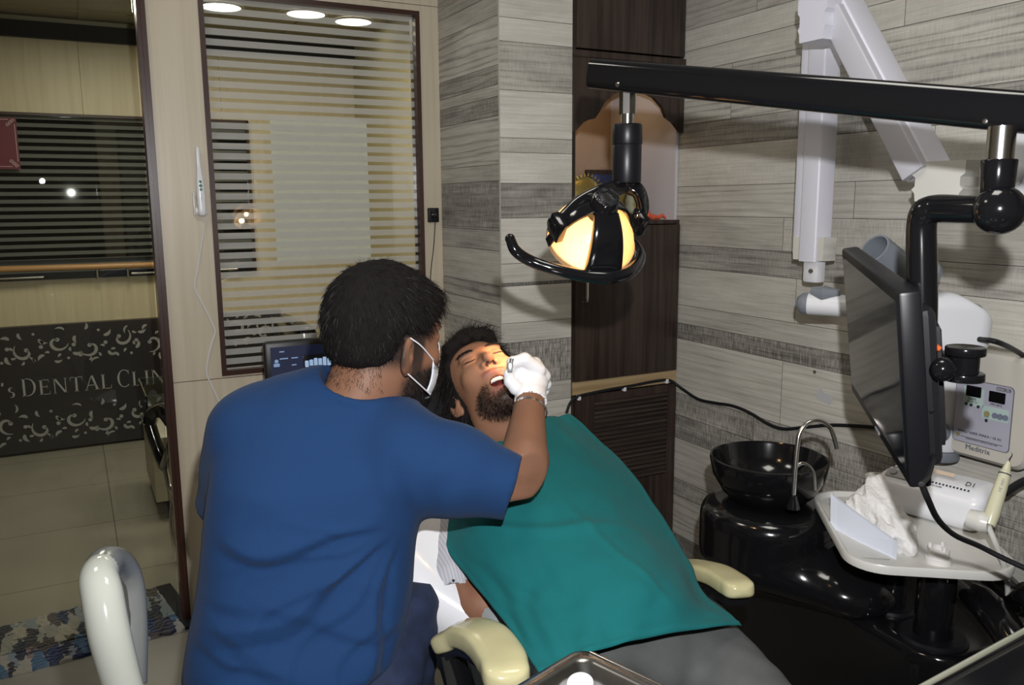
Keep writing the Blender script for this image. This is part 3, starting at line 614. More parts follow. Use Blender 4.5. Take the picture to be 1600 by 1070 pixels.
b = MB(); b.box((CX0+.012, YF-.012, .02), (CX1-.006, YF, .40)); b.box((CX0+.012, YF-.012, .40), (CX0+.09, YF, .738)); b.box((CX1-.045, YF-.012, .40), (CX1-.006, YF, .738)); b.box((CX0+.09, YF-.012, .71), (CX1-.045, YF, .738))
lo_ = b.build('louvre_door', DARKW, cb)
b = MB()
for i in range(19):
    z = .405+i*.0163; b.add([(CX0+.09, YF-.014, z), (CX1-.045, YF-.014, z), (CX1-.045, YF+.004, z+.012), (CX0+.09, YF+.004, z+.012), (CX0+.09, YF-.014, z+.003), (CX1-.045, YF-.014, z+.003), (CX1-.045, YF+.004, z+.015), (CX0+.09, YF+.004, z+.015)], [[0, 1, 2, 3], [4, 7, 6, 5], [0, 4, 5, 1], [1, 5, 6, 2], [2, 6, 7, 3], [3, 7, 4, 0]])
b.build('louvres', wood_mat('louvre_wood', (.03, .022, .018), (.07, .052, .042), .35, 'x'), lo_)
NW = mat('niche_lining', (.44, .32, .23), .5, var=(30, .03))
MB().box((CX0+.014, YF+.42, NZ0), (CX1-.012, YF+.43, NZ1)).box((CX0+.014, YF+.01, NZ0), (CX0+.018, YF+.42, NZ1)).box((CX0+.02, YF+.01, NZ1-.006), (CX1-.02, YF+.42, NZ1)).build('niche_lining', NW, cb)
MB().box((CX1-.016, YF+.012, NZ0), (CX1-.004, YF+.42, NZ1-.01)).build('niche_side', mat('niche_white', (.60, .58, .62), .4), cb, label='white inner side panel')
# scalloped fascia
def zof(px, py): return PY(px, py, YF)[2]-NZ1
pl = [(893.5, 85), (893.5, 206), (897, 206), (902, 200), (909, 192), (918, 187), (927, 186), (934, 176), (943, 160), (955, 148), (975, 141), (985, 140), (1000, 143), (1020, 153), (1033, 168), (1038, 183), (1050, 192), (1058, 203), (1063, 208), (1067, 206), (1068, 99)]
poly = [(PY(x, y, YF)[0], PY(x, y, YF)[2]) for x, y in pl]; poly[0] = (CX0, NZ1); poly[1] = (CX0, poly[1][1]); poly[-1] = (CX1, NZ1); poly[-2] = (CX1, poly[-2][1])
# split into a strip mesh so the concave outline fills cleanly
b = MB(); n = 60; xs = np.linspace(CX0, CX1, n); lx = [p[0] for p in poly[1:-1]]; lz = [p[1] for p in poly[1:-1]]; zz = np.interp(xs, lx, lz)
V = []; F = []
for i, x in enumerate(xs): V += [(x, YF-.01, NZ1), (x, YF-.01, zz[i]), (x, YF+.006, zz[i]), (x, YF+.006, NZ1)]
for i in range(n-1): k = 4*i; F += [[k, k+4, k+5, k+1], [k+1, k+5, k+6, k+2], [k+2, k+6, k+7, k+3]]
F += [[0, 1, 2, 3], [4*n-4, 4*n-1, 4*n-2, 4*n-3]]
b.add(V, F); b.build('arched_fascia', DARKW, cb, smooth=None)
lamp('niche_lamp', 'AREA', (1.72, YF+.2, NZ1-.012), .30, (1, .66, .34), .14, (1.72, YF+.22, NZ0))
# contents of the niche
GOLD = mat('antique_gold', (.45, .36, .12), .35, .7, bump=(220, .8)); 
def nz(x, y, dy): p = PY(x, y, YF+dy); return p
g = thing('ornate_frame', 'oval gilt ornament with a pale figure standing in the niche', 'ornament', nz(975, 345, .12)*A(1, 1, 0)+A(0, 0, NZ0))
c = nz(980, 312, .12); wd = .062
MB().lathe([(0, 0), (wd*1.0, 0), (wd*1.02, .006), (wd*.86, .012), (wd*.8, .008), (0, .008)], c, (0, -1, 0), 32, xdir=(1, 0, 0), sx=.82).build('frame', GOLD, g)
b = MB()
for i in range(26):
    a_ = 2*PI*i/26; b.ball(c+A(math.cos(a_)*wd*.82, -.008, math.sin(a_)*wd*1.0), .008, 8)
b.build('beading', GOLD, g)
organic('figure', lambda p: smin(smin(s_ell(p, c+A(0, -.014, .022), (.013, .009, .016)), s_ell(p, c+A(0, -.014, -.008), (.02, .010, .024)), .008), s_ell(p, c+A(0, -.014, -.035), (.032, .011, .014)), .008)+.0016*vnoise(p*260), c-.06, c+.06, .0032, mat('pale_figure', (.42, .43, .30), .5), g)
MB().cyl(A(c[0], c[1], NZ0), A(c[0], c[1], NZ0+.02), .035, .02).build('stand', GOLD, g)
ph = thing('picture_frame', 'small dark wooden picture frame with blue picture at the back of the niche', 'picture frame', (*nz(940, 300, .36)[:2], NZ0))
p0, p1 = nz(920, 265, .36), nz(962, 345, .36)
MB().box((p0[0]-.01, YF+.36, NZ0), (p1[0]+.09, YF+.375, p0[2]), .002).build('frame', DARKW, ph); MB().box((p0[0]+.008, YF+.354, NZ0+.02), (p1[0]+.07, YF+.362, p0[2]-.018)).build('picture', mat('blue_picture', (.02, .05, .22), .3), ph)
pt = thing('brass_plate', 'round serrated brass plate leaning at the left of the niche', 'plate', (*nz(915, 330, .22)[:2], NZ0)); c = nz(916, 305, .24); c[2] = NZ0+.085
b = MB(); vs = []; 
b.lathe([(0, 0), (.055, 0), (.066, -.008), (.078, -.004)], c, (0, -1, .25), 40)
for i in range(30): a_ = 2*PI*i/30; b.cyl(c+A(math.cos(a_)*.074, 0, math.sin(a_)*.074), c+A(math.cos(a_)*.086, 0, math.sin(a_)*.086), .006, .001, 5)
b.build('rim', GOLD, pt); MB().ball(c+A(0, -.008, 0), .02, 16, (1, .3, 1)).build('boss', mat('rosy_enamel', (.35, .12, .12), .4), pt)
fl = thing('flower_garland', 'small heap of pink and white flowers in front of the brass plate', 'flowers', (*nz(905, 335, .12)[:2], NZ0)); cc = nz(912, 320, .12)
for m_, q in ((mat('pink_petal', (.5, .12, .2), .6), 0), (mat('white_petal', (.6, .5, .5), .6), 1)):
    b = MB(); 
    for i in range(14): b.ball((cc[0]+RNG.uniform(-.03, .035), cc[1]+RNG.uniform(-.02, .02), NZ0+.008+RNG.uniform(0, .045)), .009, 8, (1, 1, .7))
    b.build('petals', m_, fl)
c = nz(1008, 346, .06); c[2] = NZ0
fg = lambda p: smin(s_chain(p, [c+A(.008, 0, .030), c+A(.012, 0, .016), c+A(.035, 0, .010), c+A(.06, 0, .009)], [.010, .009, .009, .006], .006), smin(s_cap(p, c+A(.004, -.004, .012), c+A(0, -.004, .004), .006), s_chain(p, [c+A(.06, 0, .009), c+A(.075, 0, .016), c+A(.09, 0, .007)], [.006, .005, .005], .004), .006), .006)
fo = organic('reclining_figurine', fg, c-A(.02, .03, .002), c+A(.11, .03, .05), .0025, mat('coral_red', (.75, .13, .06), .4)); tag(fo, 'coral orange reclining figurine at the right of the niche', 'figurine')
# ------------------------------------------------------------------ things on the window wall
c = PY(678, 336, YB-.012); sw = thing('charger_socket', 'small black plug socket on the pale panel beside the window', 'socket', c)
MB().box(c-A(.021, .0, .026), c+A(.021, .014, .026), .003).build('plate', MATTE, sw); MB().box(c-A(.012, .016, .012), c+A(.012, 0, .014), .003).build('plug', BLACK, sw)
text_part('• •', c+A(0, -.0008, .020), (1, 0, 0), (0, 0, 1), .006, mat('pale_mark', (.4, .4, .4), .5), sw, 'mark')
MB().tube([c+A(0, -.012, -.012), c+A(0, -.008, -.04), c+A(-.006, -.004, -.12), c+A(-.022, -.004, -.25), c+A(-.03, -.006, -.55)], .0018, n=8).build('cord', MATTE, sw)
h0, h1 = PY(308, 230, YB-.02), PY(316, 337, YB-.02)
ic = thing('intraoral_camera', 'slim white intraoral camera hanging in its holder left of the window', 'dental camera', h1)
ax = nrm(h0-h1); Lc = np.linalg.norm(h0-h1)
MB().tube([h1, h1+ax*.012, h1+ax*Lc*.3, h1+ax*Lc*.5, h1+ax*Lc*.72, h1+ax*Lc*.93, h0], [.011, .0155, .0165, .0145, .0085, .0075, .006], sec=(1, .8), upv=(0, 1, 0), n=20, smooth=5).build('body', WHITE, ic)
b = MB()
for t, r in ((.50, .0042), (.44, .005), (.385, .0042)): q = h1+ax*Lc*t-A(0, .0130, 0); b.cyl(q, q-A(0, .0045, 0), r, n=14)
b.build('buttons', mat('green_button', (.03, .18, .10), .4), ic)
text_part('• ••• ••', h1+ax*Lc*.27-A(0, .0170, 0), ax, (-1, 0, 0), .009, mat('ink_grey', (.2, .2, .22), .5), ic, 'mark')
MB().box(h1+A(-.020, .003, .004), h1+A(.018, .019, .028), .003).box(h1+A(-.024, .006, .0), h1+A(-.017, .019, .075), .002).build('holder', OFFW, ic)
pts = [(320, 338), (317, 365), (313, 390), (309, 418), (304, 448), (316, 474), (330, 502), (336, 518), (331, 535), (325, 560), (323, 583), (332, 605), (345, 634), (352, 655)]
MB().tube([PY(x, y, YB-.006) for x, y in pts], .0024, n=8, smooth=4).build('cord', mat('white_cord', (.72, .72, .74), .4), ic)
hk = MB().tube([PY(322, 730, YB), PY(316, 728, YB-.03), PY(311, 732, YB-.035), PY(312, 740, YB-.03)], .003, n=8).build('wall_hook', WHITE); tag(hk, 'small white wire hook on the pale panel beside the blue shirt', 'hook')
# side counter under the window carrying the screen
TZ = .70
sc_ = thing('side_counter', 'narrow wooden counter under the striped window behind the patient', 'counter', (.9, 2.65, 0))
MB().box((.50, 2.50, TZ-.03), (1.21, YB-.002, TZ), .003).build('top', OAK, sc_); MB().box((.53, 2.53, 0), (1.18, YB-.003, TZ-.031)).build('cupboard', DARKW, sc_)
Ym = 2.58; q0 = PY(412, 535, Ym); q1 = PY(417, 600, Ym)
sm = thing('small_monitor', 'small black screen with a dark blue patient record behind the seated person', 'monitor', (q0[0]+.19, Ym+.02, TZ))
zt = PY(450, 532, Ym)[2]; x0 = q0[0]; x1 = x0+.38; zb = zt-.25
MB().box((x0, Ym, zb), (x1, Ym+.03, zt), .01).build('housing', BLACKS, sm)
MB().box((x0+.018, Ym-.001, zb+.018), (x1-.018, Ym+.001, zt-.018)).build('screen', emat('screen_navy', (.010, .016, .05), .22), sm)
b = MB(); b2 = MB(); f_ = Ym-.0015
for r_ in range(7):
    for c_ in range(5):
        if RNG.random() < .7: xx = x0+.045+c_*.036; zz_ = zt-.035-r_*.022; b.box((xx, f_, zz_), (xx+RNG.uniform(.010, .026), f_+.001, zz_+.0035))
b.cyl((x0+.035, f_, zt-.062), (x0+.035, f_+.001, zt-.062), .006, n=12); b.box((x0+.026, f_, zt-.079), (x0+.044, f_+.001, zt-.069)); b.build('interface_marks', emat('screen_marks', (.16, .24, .4), .6), sm)
b2.box((x0+.118, f_-.001, zt-.10), (x0+.21, f_, zt-.050)); b2.build('xray_image', emat('screen_black', (.005, .005, .01), .2), sm)
b = MB()
for i in range(6): b.box((x0+.122+i*.014, f_-.002, zt-.088+RNG.uniform(-.004, .004)), (x0+.133+i*.014, f_-.001, zt-.062+RNG.uniform(-.006, .006)), .002)
b.build('teeth_image', emat('screen_teeth', (.30, .42, .6), .8), sm)
MB().box((x0+.16, Ym+.01, TZ+.012), (x0+.22, Ym+.03, zb)).box((x0+.10, Ym-.05, TZ), (x0+.28, Ym+.09, TZ+.012), .004).build('stand', BLACKS, sm)
c = PY(691, 545, 2.62); jr = thing('jar', 'dark ribbed jar with a white lid between the two heads', 'jar', (c[0], 2.62, TZ))
jt = c[2]; MB().lathe([(0, 0), (.03, 0), (.032, .01)]+[(.032+.0012*(i % 2), .02+i*.008) for i in range(int((jt-TZ-.05)/.008))]+[(.028, jt-TZ-.018), (0, jt-TZ-.018)], (c[0], 2.62, TZ)).build('body', mat('dark_jar', (.05, .055, .06), .25), jr)
MB().cyl((c[0], 2.62, jt-.018), (c[0], 2.62, jt+.002), .034, bev=.003).build('lid', WHITE, jr)
b = MB(); rg2 = np.random.default_rng(4)
for i in range(16):
    p = P(640+rg2.uniform(0, 60), 625+rg2.uniform(0, 40), 1.95); pp = [p]
    for k in range(5): pp.append(pp[-1]+A(rg2.uniform(-.05, .05), rg2.uniform(-.05, .05), rg2.uniform(-.035, .03)))
    for q in pp: q[2] = max(q[2], TZ+.01)
    b.tube(pp, .0022, n=6, smooth=4)
cbn = b.build('cable_tangle', MATTE); tag(cbn, 'tangle of thin black cables on the counter behind the two heads', 'cables')
cbn['kind'] = 'stuff'
# ================================================================== EQUIPMENT
# ---- overhead lamp beam
def rot_frame(a, b, up=(0, 0, 1)):
    """frame with x from a to b, z close to up"""
    x = nrm(A(*b)-A(*a)); y = nrm(np.cross(A(*up), x)); z = np.cross(x, y); return x, y, z
Ba = (P(929, 93, 1.52)+P(929, 138, 1.52))/2; Bb = (P(1536, 133, 1.10)+P(1536, 207, 1.10))/2; ext = nrm(Bb-Ba)
Be = Bb+ext*.42
bm_ = thing('lamp_arm', 'long glossy black beam carrying the operating lamp across the top', 'lamp arm', (Be[0], Be[1], 0))
x, y, z = rot_frame(Ba, Be); Lb = np.linalg.norm(Be-Ba)
cap = rrect(.044, .052, .014, 6)
vs = []; 
MB().prism([(p[0], p[1]) for p in cap], Ba, y, z, x, Lb).build('beam', BLACK, bm_)
for px_, py_, D, nm in ((970, 133, 1.47, 'rivet'), (1537, 189, 1.075, 'rivet')):
    q = P(px_, py_, D); s_ = -y if (-y)@(EYE-q) > 0 else y; base = Ba+x*((q-Ba)@x)+s_*.022+z*((q-Ba)@z)
    MB().lathe([(0, .003), (.003, .0025), (.0045, 0)], base, s_, 16).build('rivet', CHROME, bm_)
# post standing beyond the right edge, holding the beam
MB().cyl((1.56, .27, 0), (1.56, .27, Be[2]+.05), .026, bev=.004).build('post', BLACK, bm_)
MB().cyl((Be[0], Be[1], Be[2]), (1.56, .27, Be[2]), .022).build('elbow_tube', BLACK, bm_)
MB().cyl((1.56, .27, .0), (1.56, .27, .03), .16, bev=.006).build('base', BLACK, bm_)
# ---- operating lamp hanging from the left end
D0 = 1.49
top = P(981, 148, D0); lp = thing('operating_lamp', 'lit dental operating lamp with a black yoke and curved handle above the patient', 'lamp', P(925, 380, D0))
dn = A(0, 0, -1)
def below(px_, py_): return A(top[0], top[1], P(px_, py_, D0)[2])
z1, z2, z3, z4 = [below(981, q)[2] for q in (178, 193, 224, 286)]
b = MB(); c8 = [(.0155*math.cos(PI/4*k+PI/8), .0155*math.sin(PI/4*k+PI/8)) for k in range(8)]
b.prism(c8, (top[0], top[1], z1), (1, 0, 0), (0, 1, 0), (0, 0, 1), Ba[2]-z1); b.cyl((top[0], top[1], z2-.01), (top[0], top[1], z1), .0115); b.build('spindle', CHROME, lp)
MB().cyl((top[0], top[1], z4), (top[0], top[1], z3), .0262, bev=.003).cyl((top[0], top[1], z3-.002), (top[0], top[1], z2), .0275, .0265, bev=.003).build('collar', BLACKS, lp)
LC = P(922, 372, 1.50)                       # centre of the dish rim plane
MOUTH = P(776, 602, 1.80)
piv0, piv1 = P(868, 352, 1.44), P(996, 343, 1.545)
zl = nrm(RGT*.18+UPV*.56-FWD*.80); xl = nrm(piv1-piv0); xl = nrm(xl-zl*(xl@zl)); yl = np.cross(zl, xl); LC = (piv0+piv1)/2-zl*.014-RGT*.010-UPV*.024
LM = frameM(LC, xl, yl, zl)
def lw(x_, y_, z_): return LC+xl*x_+yl*y_+zl*z_
RD = np.linalg.norm(piv1-piv0)/2*.81
dish = mat('frosted_dish', (.80, .70, .52), .35, Transmission_Weight=.0, Subsurface_Weight=0.0)
dm = bpy.data.materials.new('translucent_dish'); dm.use_nodes = True; nt = dm.node_tree; nt.nodes.clear(); _o = nt.nodes.new('ShaderNodeOutputMaterial'); _t = nt.nodes.new('ShaderNodeBsdfTranslucent'); _t.inputs[0].default_value = (.95, .66, .32, 1); _d = nt.nodes.new('ShaderNodeBsdfPrincipled'); _d.inputs['Base Color'].default_value = (.62, .50, .38, 1); _d.inputs['Roughness'].default_value = .25; _m = nt.nodes.new('ShaderNodeMixShader'); _m.inputs[0].default_value = .45
nt.links.new(_d.outputs[0], _m.inputs[1]); nt.links.new(_t.outputs[0], _m.inputs[2]); nt.links.new(_m.outputs[0], _o.inputs[0])
dsh = MB().lathe([(RD, 0), (RD*1.03, .004), (RD*1.02, .010), (RD*.93, .030), (RD*.74, .052), (RD*.45, .068), (RD*.2, .074)], LC, zl, 40).build('reflector', dm, lp, label='glowing translucent dish')
MB().lathe([(RD*.96, -.004), (RD*1.05, -.003), (RD*1.05, .007), (RD*.99, .008)], LC, zl, 40).build('rim', mat('amber_rim', (.55, .33, .16), .3), dsh)
MB().ball(lw(0, 0, .028), .012, 12).build('bulb', emat('bulb_glow', (1, .78, .45), 30), lp)
b = MB(); b.lathe([(RD*.34, .066), (RD*.32, .078), (.026, .086), (.0235, .106), (.021, .111), (0, .112)], LC, zl, 30, xdir=xl); b.build('hub', BLACK, lp)
b = MB()
for k in range(4):
    a0 = PI/2*k+.3; cx_, cy_ = .0125*math.cos(a0), .0125*math.sin(a0)
    for r in (.0035, .007, .0105):
        b.tube([lw(cx_+r*math.cos(a0+t), cy_+r*math.sin(a0+t), .113) for t in np.linspace(-1.9, 1.9, 9) if math.hypot(cx_+r*math.cos(a0+t), cy_+r*math.sin(a0+t)) < .0205], .0009, n=6, smooth=2) if r < .011 else None
b.build('cap_relief', MATTE, lp)
for ang, w_ in ((math.radians(170), .0125), (math.radians(-106), .027), (math.radians(4), .0125), (math.radians(88), .012)):
    pts = []; 
    for t in np.linspace(0, 1, 8): r = RD*(.22+.86*t); pts.append(lw(r*math.cos(ang), r*math.sin(ang), .090-.03*t-.052*t**3))
    MB().tube(pts, [w_*.8+w_*.45*t if w_ > .02 else w_*(1-.25*t) for t in np.linspace(0, 1, 8)], sec=(.35, 1), upv=zl, n=16).build('spider_leg', BLACK, lp)
# yoke
b = MB(); bot = A(top[0], top[1], z4)
b.tube([bot+A(0, 0, .02), bot+A(-.012, 0, -.004), P(940, 300, 1.475), P(905, 318, 1.455), P(882, 340, 1.44), piv0+zl*.01], [.018, .0135, .0118, .0112, .011, .011], sec=(.7, 1.15), upv=(-.3, -.9, .1), n=16, smooth=8)
b.tube([bot+A(0, 0, .02), bot+A(.01, 0, -.004), P(998, 300, 1.52), P(1004, 322, 1.535), piv1+zl*.006], [.018, .015, .0125, .0125, .013], sec=(.7, 1.1), upv=(.3, -.9, .1), n=16, smooth=8)
b.build('yoke', BLACK, lp)
for pv in (piv0, piv1):
    s_ = 1 if pv is piv1 else -1
    MB().cyl(pv-xl*.010, pv+xl*s_*.0+xl*.012, .0155, bev=.004).box((-.008, -.024, -.02), (.008, .012, .022), .003, frameM(pv, xl, yl, zl)).build('pivot_knob', BLACK, lp)
hd = [P(797, 373, 1.40), P(806, 392, 1.40), P(830, 408, 1.41), P(868, 421, 1.41), P(915, 431, 1.42), P(955, 433, 1.43), P(985, 424, 1.46), P(1000, 403, 1.51), P(993, 384, 1.54), P(980, 372, 1.555)]
MB().tube(hd, [.0085, .0098, .0098, .0098, .0105, .0125, .0115, .0105, .009, .008], n=18, smooth=8).ball(hd[0], .0088, 14).build('handle', BLACK, lp)
lamp('operating_lamp_light', 'SPOT', lw(0, 0, -.012), 42, (1, .60, .32), .018, P(768, 590, 1.78), spot_size=math.radians(18), spot_blend=.5)
lamp('operating_lamp_bulb', 'POINT', lw(-.03, -.025, .012), .75, (1, .62, .28), .012)
# ---- monitor on its hanging pole
TL, BL, BR, TR = A(1.271, 1.104, 1.312), A(1.313, 1.096, 1.035), A(1.011, .737, 1.001), A(.970, .745, 1.278)
ux = nrm(TR-TL+BR-BL); uz = nrm(TL-BL+TR-BR); uz = nrm(uz-ux*(ux@uz)); uy = np.cross(uz, ux); MC = (TL+BL+BR+TR)/4
if uy@(EYE-MC) < 0: back = uy
else: back = -uy
MW, MH = .47, .28
mo = thing('monitor', 'black flat monitor seen edge-on, hanging from the black pole', 'monitor', MC)
FM = frameM(MC, ux, back, uz)
MB().box((-MW/2, 0, -MH/2), (MW/2, .030, MH/2), .005, FM).build('housing', BLACKS, mo)
MB().box((-MW/2+.018, .028, -MH/2+.02), (MW/2-.02, .052, MH/2-.03), .012, FM).box((-.15, .05, -.10), (.19, .064, .08), .01, FM).build('back_cover', MATTE, mo)
SCR = mat('dark_glossy_screen', (.012, .013, .018), .06, spec=.9)
MB().box((-MW/2+.015, -.0012, -MH/2+.022), (MW/2-.015, .001, MH/2-.014), 0, FM).build('screen', SCR, mo)
MB().box((.0, -.0012, -MH/2+.006), (.03, 0, -MH/2+.011), 0, FM).build('badge', mat('badge_grey', (.35, .36, .38), .4), mo)
pend = P(1455, 556, 1.20)
pj = P(1555, 328, 1.08); pe = P(1462, 326, 1.16)
ar = thing('monitor_pole', 'bent black tube hanging under the beam and holding the monitor', 'monitor arm', pend)
pbt = P(1441, 540, 1.20)
MB().tube([pj, pj*.5+pe*.5, pe+A(.004, 0, 0), P(1446, 332, 1.175), P(1440, 352, 1.185), P(1440, 400, 1.19), P(1441, 470, 1.195), pbt], [.0185, .0185, .0195, .020, .020, .0205, .0205, .0195], n=24, smooth=8).build('tube', BLACK, ar)
MB().ball(pj-nrm(pe-pj)*.006+nrm(EYE-pj)*.004, .0315, 28, (1, 1, 1)).build('end_knob', BLACK, ar)
pt_ = P(1548, 214, 1.095)
b = MB(); b.cyl((pj[0], pj[1], pj[2]+.02), (pj[0], pj[1], P(1550, 250, 1.09)[2]), .0195, .0215, bev=.002); b.build('collar', BLACK, ar)
MB().cyl((pj[0], pj[1], P(1550, 251, 1.09)[2]), (pj[0], pj[1], P(1550, 200, 1.09)[2]), .0165).build('spindle', CHROME, ar)
b = MB(); b.cyl(pbt+A(0, 0, .012), pbt-A(0, 0, .035), .024, bev=.003); b.build('clamp_collar', BLACK, ar)
q1, q2 = P(1470, 560, 1.19), P(1507, 568, 1.16)
b = MB(); b.tube([pbt-A(0, 0, .015), q1, q2], [.016, .016, .013], sec=(.7, 1.2), upv=(0, 0, 1), smooth=3)
b.cyl(q2+A(0, 0, .024), q2+A(0, 0, .012), .026, bev=.002); b.cyl(q2-A(0, 0, .024), q2-A(0, 0, .012), .027, bev=.002); b.cyl(q2+A(0, 0, .013), q2-A(0, 0, .013), .019); b.build('bracket', BLACK, ar)
b = MB(); b.ball(P(1473, 577, 1.13), .0165, 22); b.cyl(P(1473, 577, 1.13), P(1468, 565, 1.20), .010); b.build('knob', BLACK, ar)
mb = MC+back*.062+uz*.02; MB().tube([pbt-A(0, 0, .02), (pbt+mb)/2+back*.01, mb], [.016, .014, .018], smooth=4).build('mount', BLACK, ar)
MB().cyl(P(1462, 541, 1.155), P(1468, 545, 1.155), .004).build('red_screw', mat('orange_screw', (.6, .12, .04), .4), ar)
cb_ = MB().tube([P(1440, 756, 1.06), P(1450, 780, 1.08), P(1466, 812, 1.16), P(1492, 836, 1.25), P(1530, 853, 1.30), P(1570, 873, 1.30), P(1640, 905, 1.28)], .0042, n=10, smooth=6).tube([P(1455, 640, 1.16), P(1462, 690, 1.2), P(1452, 740, 1.12), P(1440, 756, 1.06)], .0035, n=8, smooth=4).build('power_cable', MATTE)
tag(cb_, 'black cable running down from the monitor over the white tray', 'cable')
# ---- x-ray unit
xr = thing('dental_xray', 'white wall x-ray arm with grey cone on the grey plank wall', 'x-ray machine', (XR, 1.2, 1.2))
def boxbar(b, a, c, w_, h_, up, bev=.006):
    x_ = nrm(c-a); y_ = nrm(np.cross(A(*up), x_)); z_ = np.cross(x_, y_); b.prism(rrect(w_, h_, bev, 3), a, y_, z_, x_, float(np.linalg.norm(c-a)))
Xa = 1.80
t0, t1 = PX(1290, 62, Xa), PX(1271, 408, Xa); t1 = A(t0[0], t0[1], t1[2]); 
b = MB(); b.prism(rrect(.062, .060, .006, 3), t1, (1, 0, 0), (0, 1, 0), (0, 0, 1), t0[2]-t1[2]); b.box((Xa-.020, t0[1]+.028, t1[2]+.02), (Xa+.030, t0[1]+.062, t0[2]), .003); b.build('upright_arm', LILAC, xr)
d0, d1 = P(1322, 22, 2.00), P(1452, 270, 1.86)
b = MB(); boxbar(b, d0+nrm(d0-d1)*.02, d1, .068, .080, (1, 0, 0)); b.build('diagonal_arm', LILAC, xr)
x_ = nrm(d1-d0); y_ = nrm(np.cross(A(1, 0, 0), x_)); z_ = np.cross(x_, y_)
b = MB(); boxbar(b, d0+z_*(-.045), d1+z_*(-.045), .058, .03, (1, 0, 0), .004); b.build('lower_cover', mat('dull_lilac_cover', (.56, .55, .60), .4), xr)  # narrow cover along the arm, in a darker, greyer lilac
# shaped caps: stepped profile plates at the joints
def stepcap(o, u, v, k, w_, h_, th):
    pts = [(-w_/2, h_/2), (w_/2, h_/2), (w_/2, h_*.18), (w_*.42, h_*.10), (w_*.42, -h_*.12), (w_*.48, -h_*.2), (w_*.42, -h_*.3), (w_*.4, -h_/2), (-w_*.4, -h_/2), (-w_*.42, -h_*.3), (-w_*.48, -h_*.2), (-w_*.42, -h_*.12), (-w_*.42, h_*.10), (-w_/2, h_*.18)]
    return MB().prism([(-p[0], p[1]) for p in pts], o, u, v, k, th, .003)
cpu = nrm(np.cross(A(0, 0, 1), A(-1, 0, 0)))
o_ = P(1298, 28, 1.99); stepcap(P(1288, 32, 2.0)-A(.0, 0, 0)+A(-.042, 0, 0), A(0, -1, 0), A(0, 0, 1), A(1, 0, 0), .088, .10, .085).build('top_joint_cover', LILAC, xr)
o_ = P(1464, 283, 1.80); stepcap(o_, nrm(A(.12, -1, 0)), A(0, 0, 1), A(1, .1, 0), .118, .085, .085).build('elbow_cover', OFFW, xr)
o_ = A(Xa-.034, t0[1], PX(1272, 388, Xa)[2]); 
for s_ in (-1, 1): stepcap(A(Xa-.026, t0[1]+s_*.043, o_[2]), A(0, -1, 0), A(0, 0, 1), A(1, 0, 0), .022, .062, .05).build('yoke_cover', OFFW, xr)
zc = PX(1287, 475, Xa)[2]; zt_ = PX(1275, 405, Xa)[2]
b = MB(); b.box((Xa-.016, t0[1]-.026, zc+.055), (Xa+.02, t0[1]+.026, zt_+.004), .008); b.build('yoke', WHITE, xr)
MB().lathe([(0, .004), (.006, .004), (.0075, 0)], (Xa-.016, t0[1]-.006, zc+.088), (-1, 0, 0), 14).build('screw', CHROME, xr)
h0, h1 = P(1254, 474, 2.14), P(1420, 484, 2.02)
ax = nrm(h1-h0); b = MB(); b.cyl(h0+ax*.010, h1, .0275); b.build('tube', WHITE, xr)
MB().lathe([(0, -.016), (.016, -.013), (.026, -.002), (.0285, .006), (.0285, .014)], h0, ax, 28).build('tube_end', GREYP, xr)
MB().tube([h0+ax*.02+A(0, 0, .035), h0+ax*.05+A(0, 0, .030), h0+ax*.09+A(0, 0, .033)], [.014, .030, .012], sec=(.6, 1), upv=(0, 0, 1), n=16).build('grey_collar', GREYP, xr)
# head: rounded housing
hc = P(1470, 505, 1.90); hx_ = nrm(RGT-A(0, 0, .05)); hz_ = A(0, 0, 1); hy_ = np.cross(hz_, hx_)
HF = (hc, hx_, hy_, hz_)
def headf(p):
    q = loc(p, HF); q2 = q.copy(); q2[:, 0] -= 0; w = s_box(q2, (0, 0, 0), (.098, .06, .074), .038)
    cut = (q[:, 0]*.56+q[:, 2]*.83)-.068; w = smax(w, cut, .012); cut2 = (-q[:, 0]*.5+q[:, 2]*.86)-.085; return smax(w, cut2, .02)
organic('tube_head', headf, hc-.14, hc+.14, .006, WHITE, xr)
c0 = P(1366, 388, 1.80); c1 = P(1425, 440, 1.86)
MB().cyl(c0, c1, .0345, .041, cap=False).cyl(c0, c1, .030, .036, cap=False).lathe([(.030, 0), (.0345, 0)], c0, nrm(c1-c0), 24).build('cone', GREYP, xr)
MB().lathe([(.03, 0), (.048, .0), (.050, .014), (.03, .016)], P(1440, 434, 1.87), nrm(c0-c1), 28).build('cone_ring', GREYP, xr)
MB().cyl(P(1514, 492, 1.90), P(1528, 494, 1.90), .030, .026, bev=.004).build('side_dial', GREYP, xr)
text_part('mx', P(1463, 459, 1.80), hx_, nrm(A(0, 0, 1)-FWD*.5), .02, mat('ink_grey', (.2, .2, .22), .5), xr, 'mark') if 0 else None
MB().tube([P(1530, 530, 1.84), P(1560, 535, 1.80), PX(1600, 556, 1.90), PX(1640, 590, 1.90)], .006, n=8).build('cable', MATTE, xr)
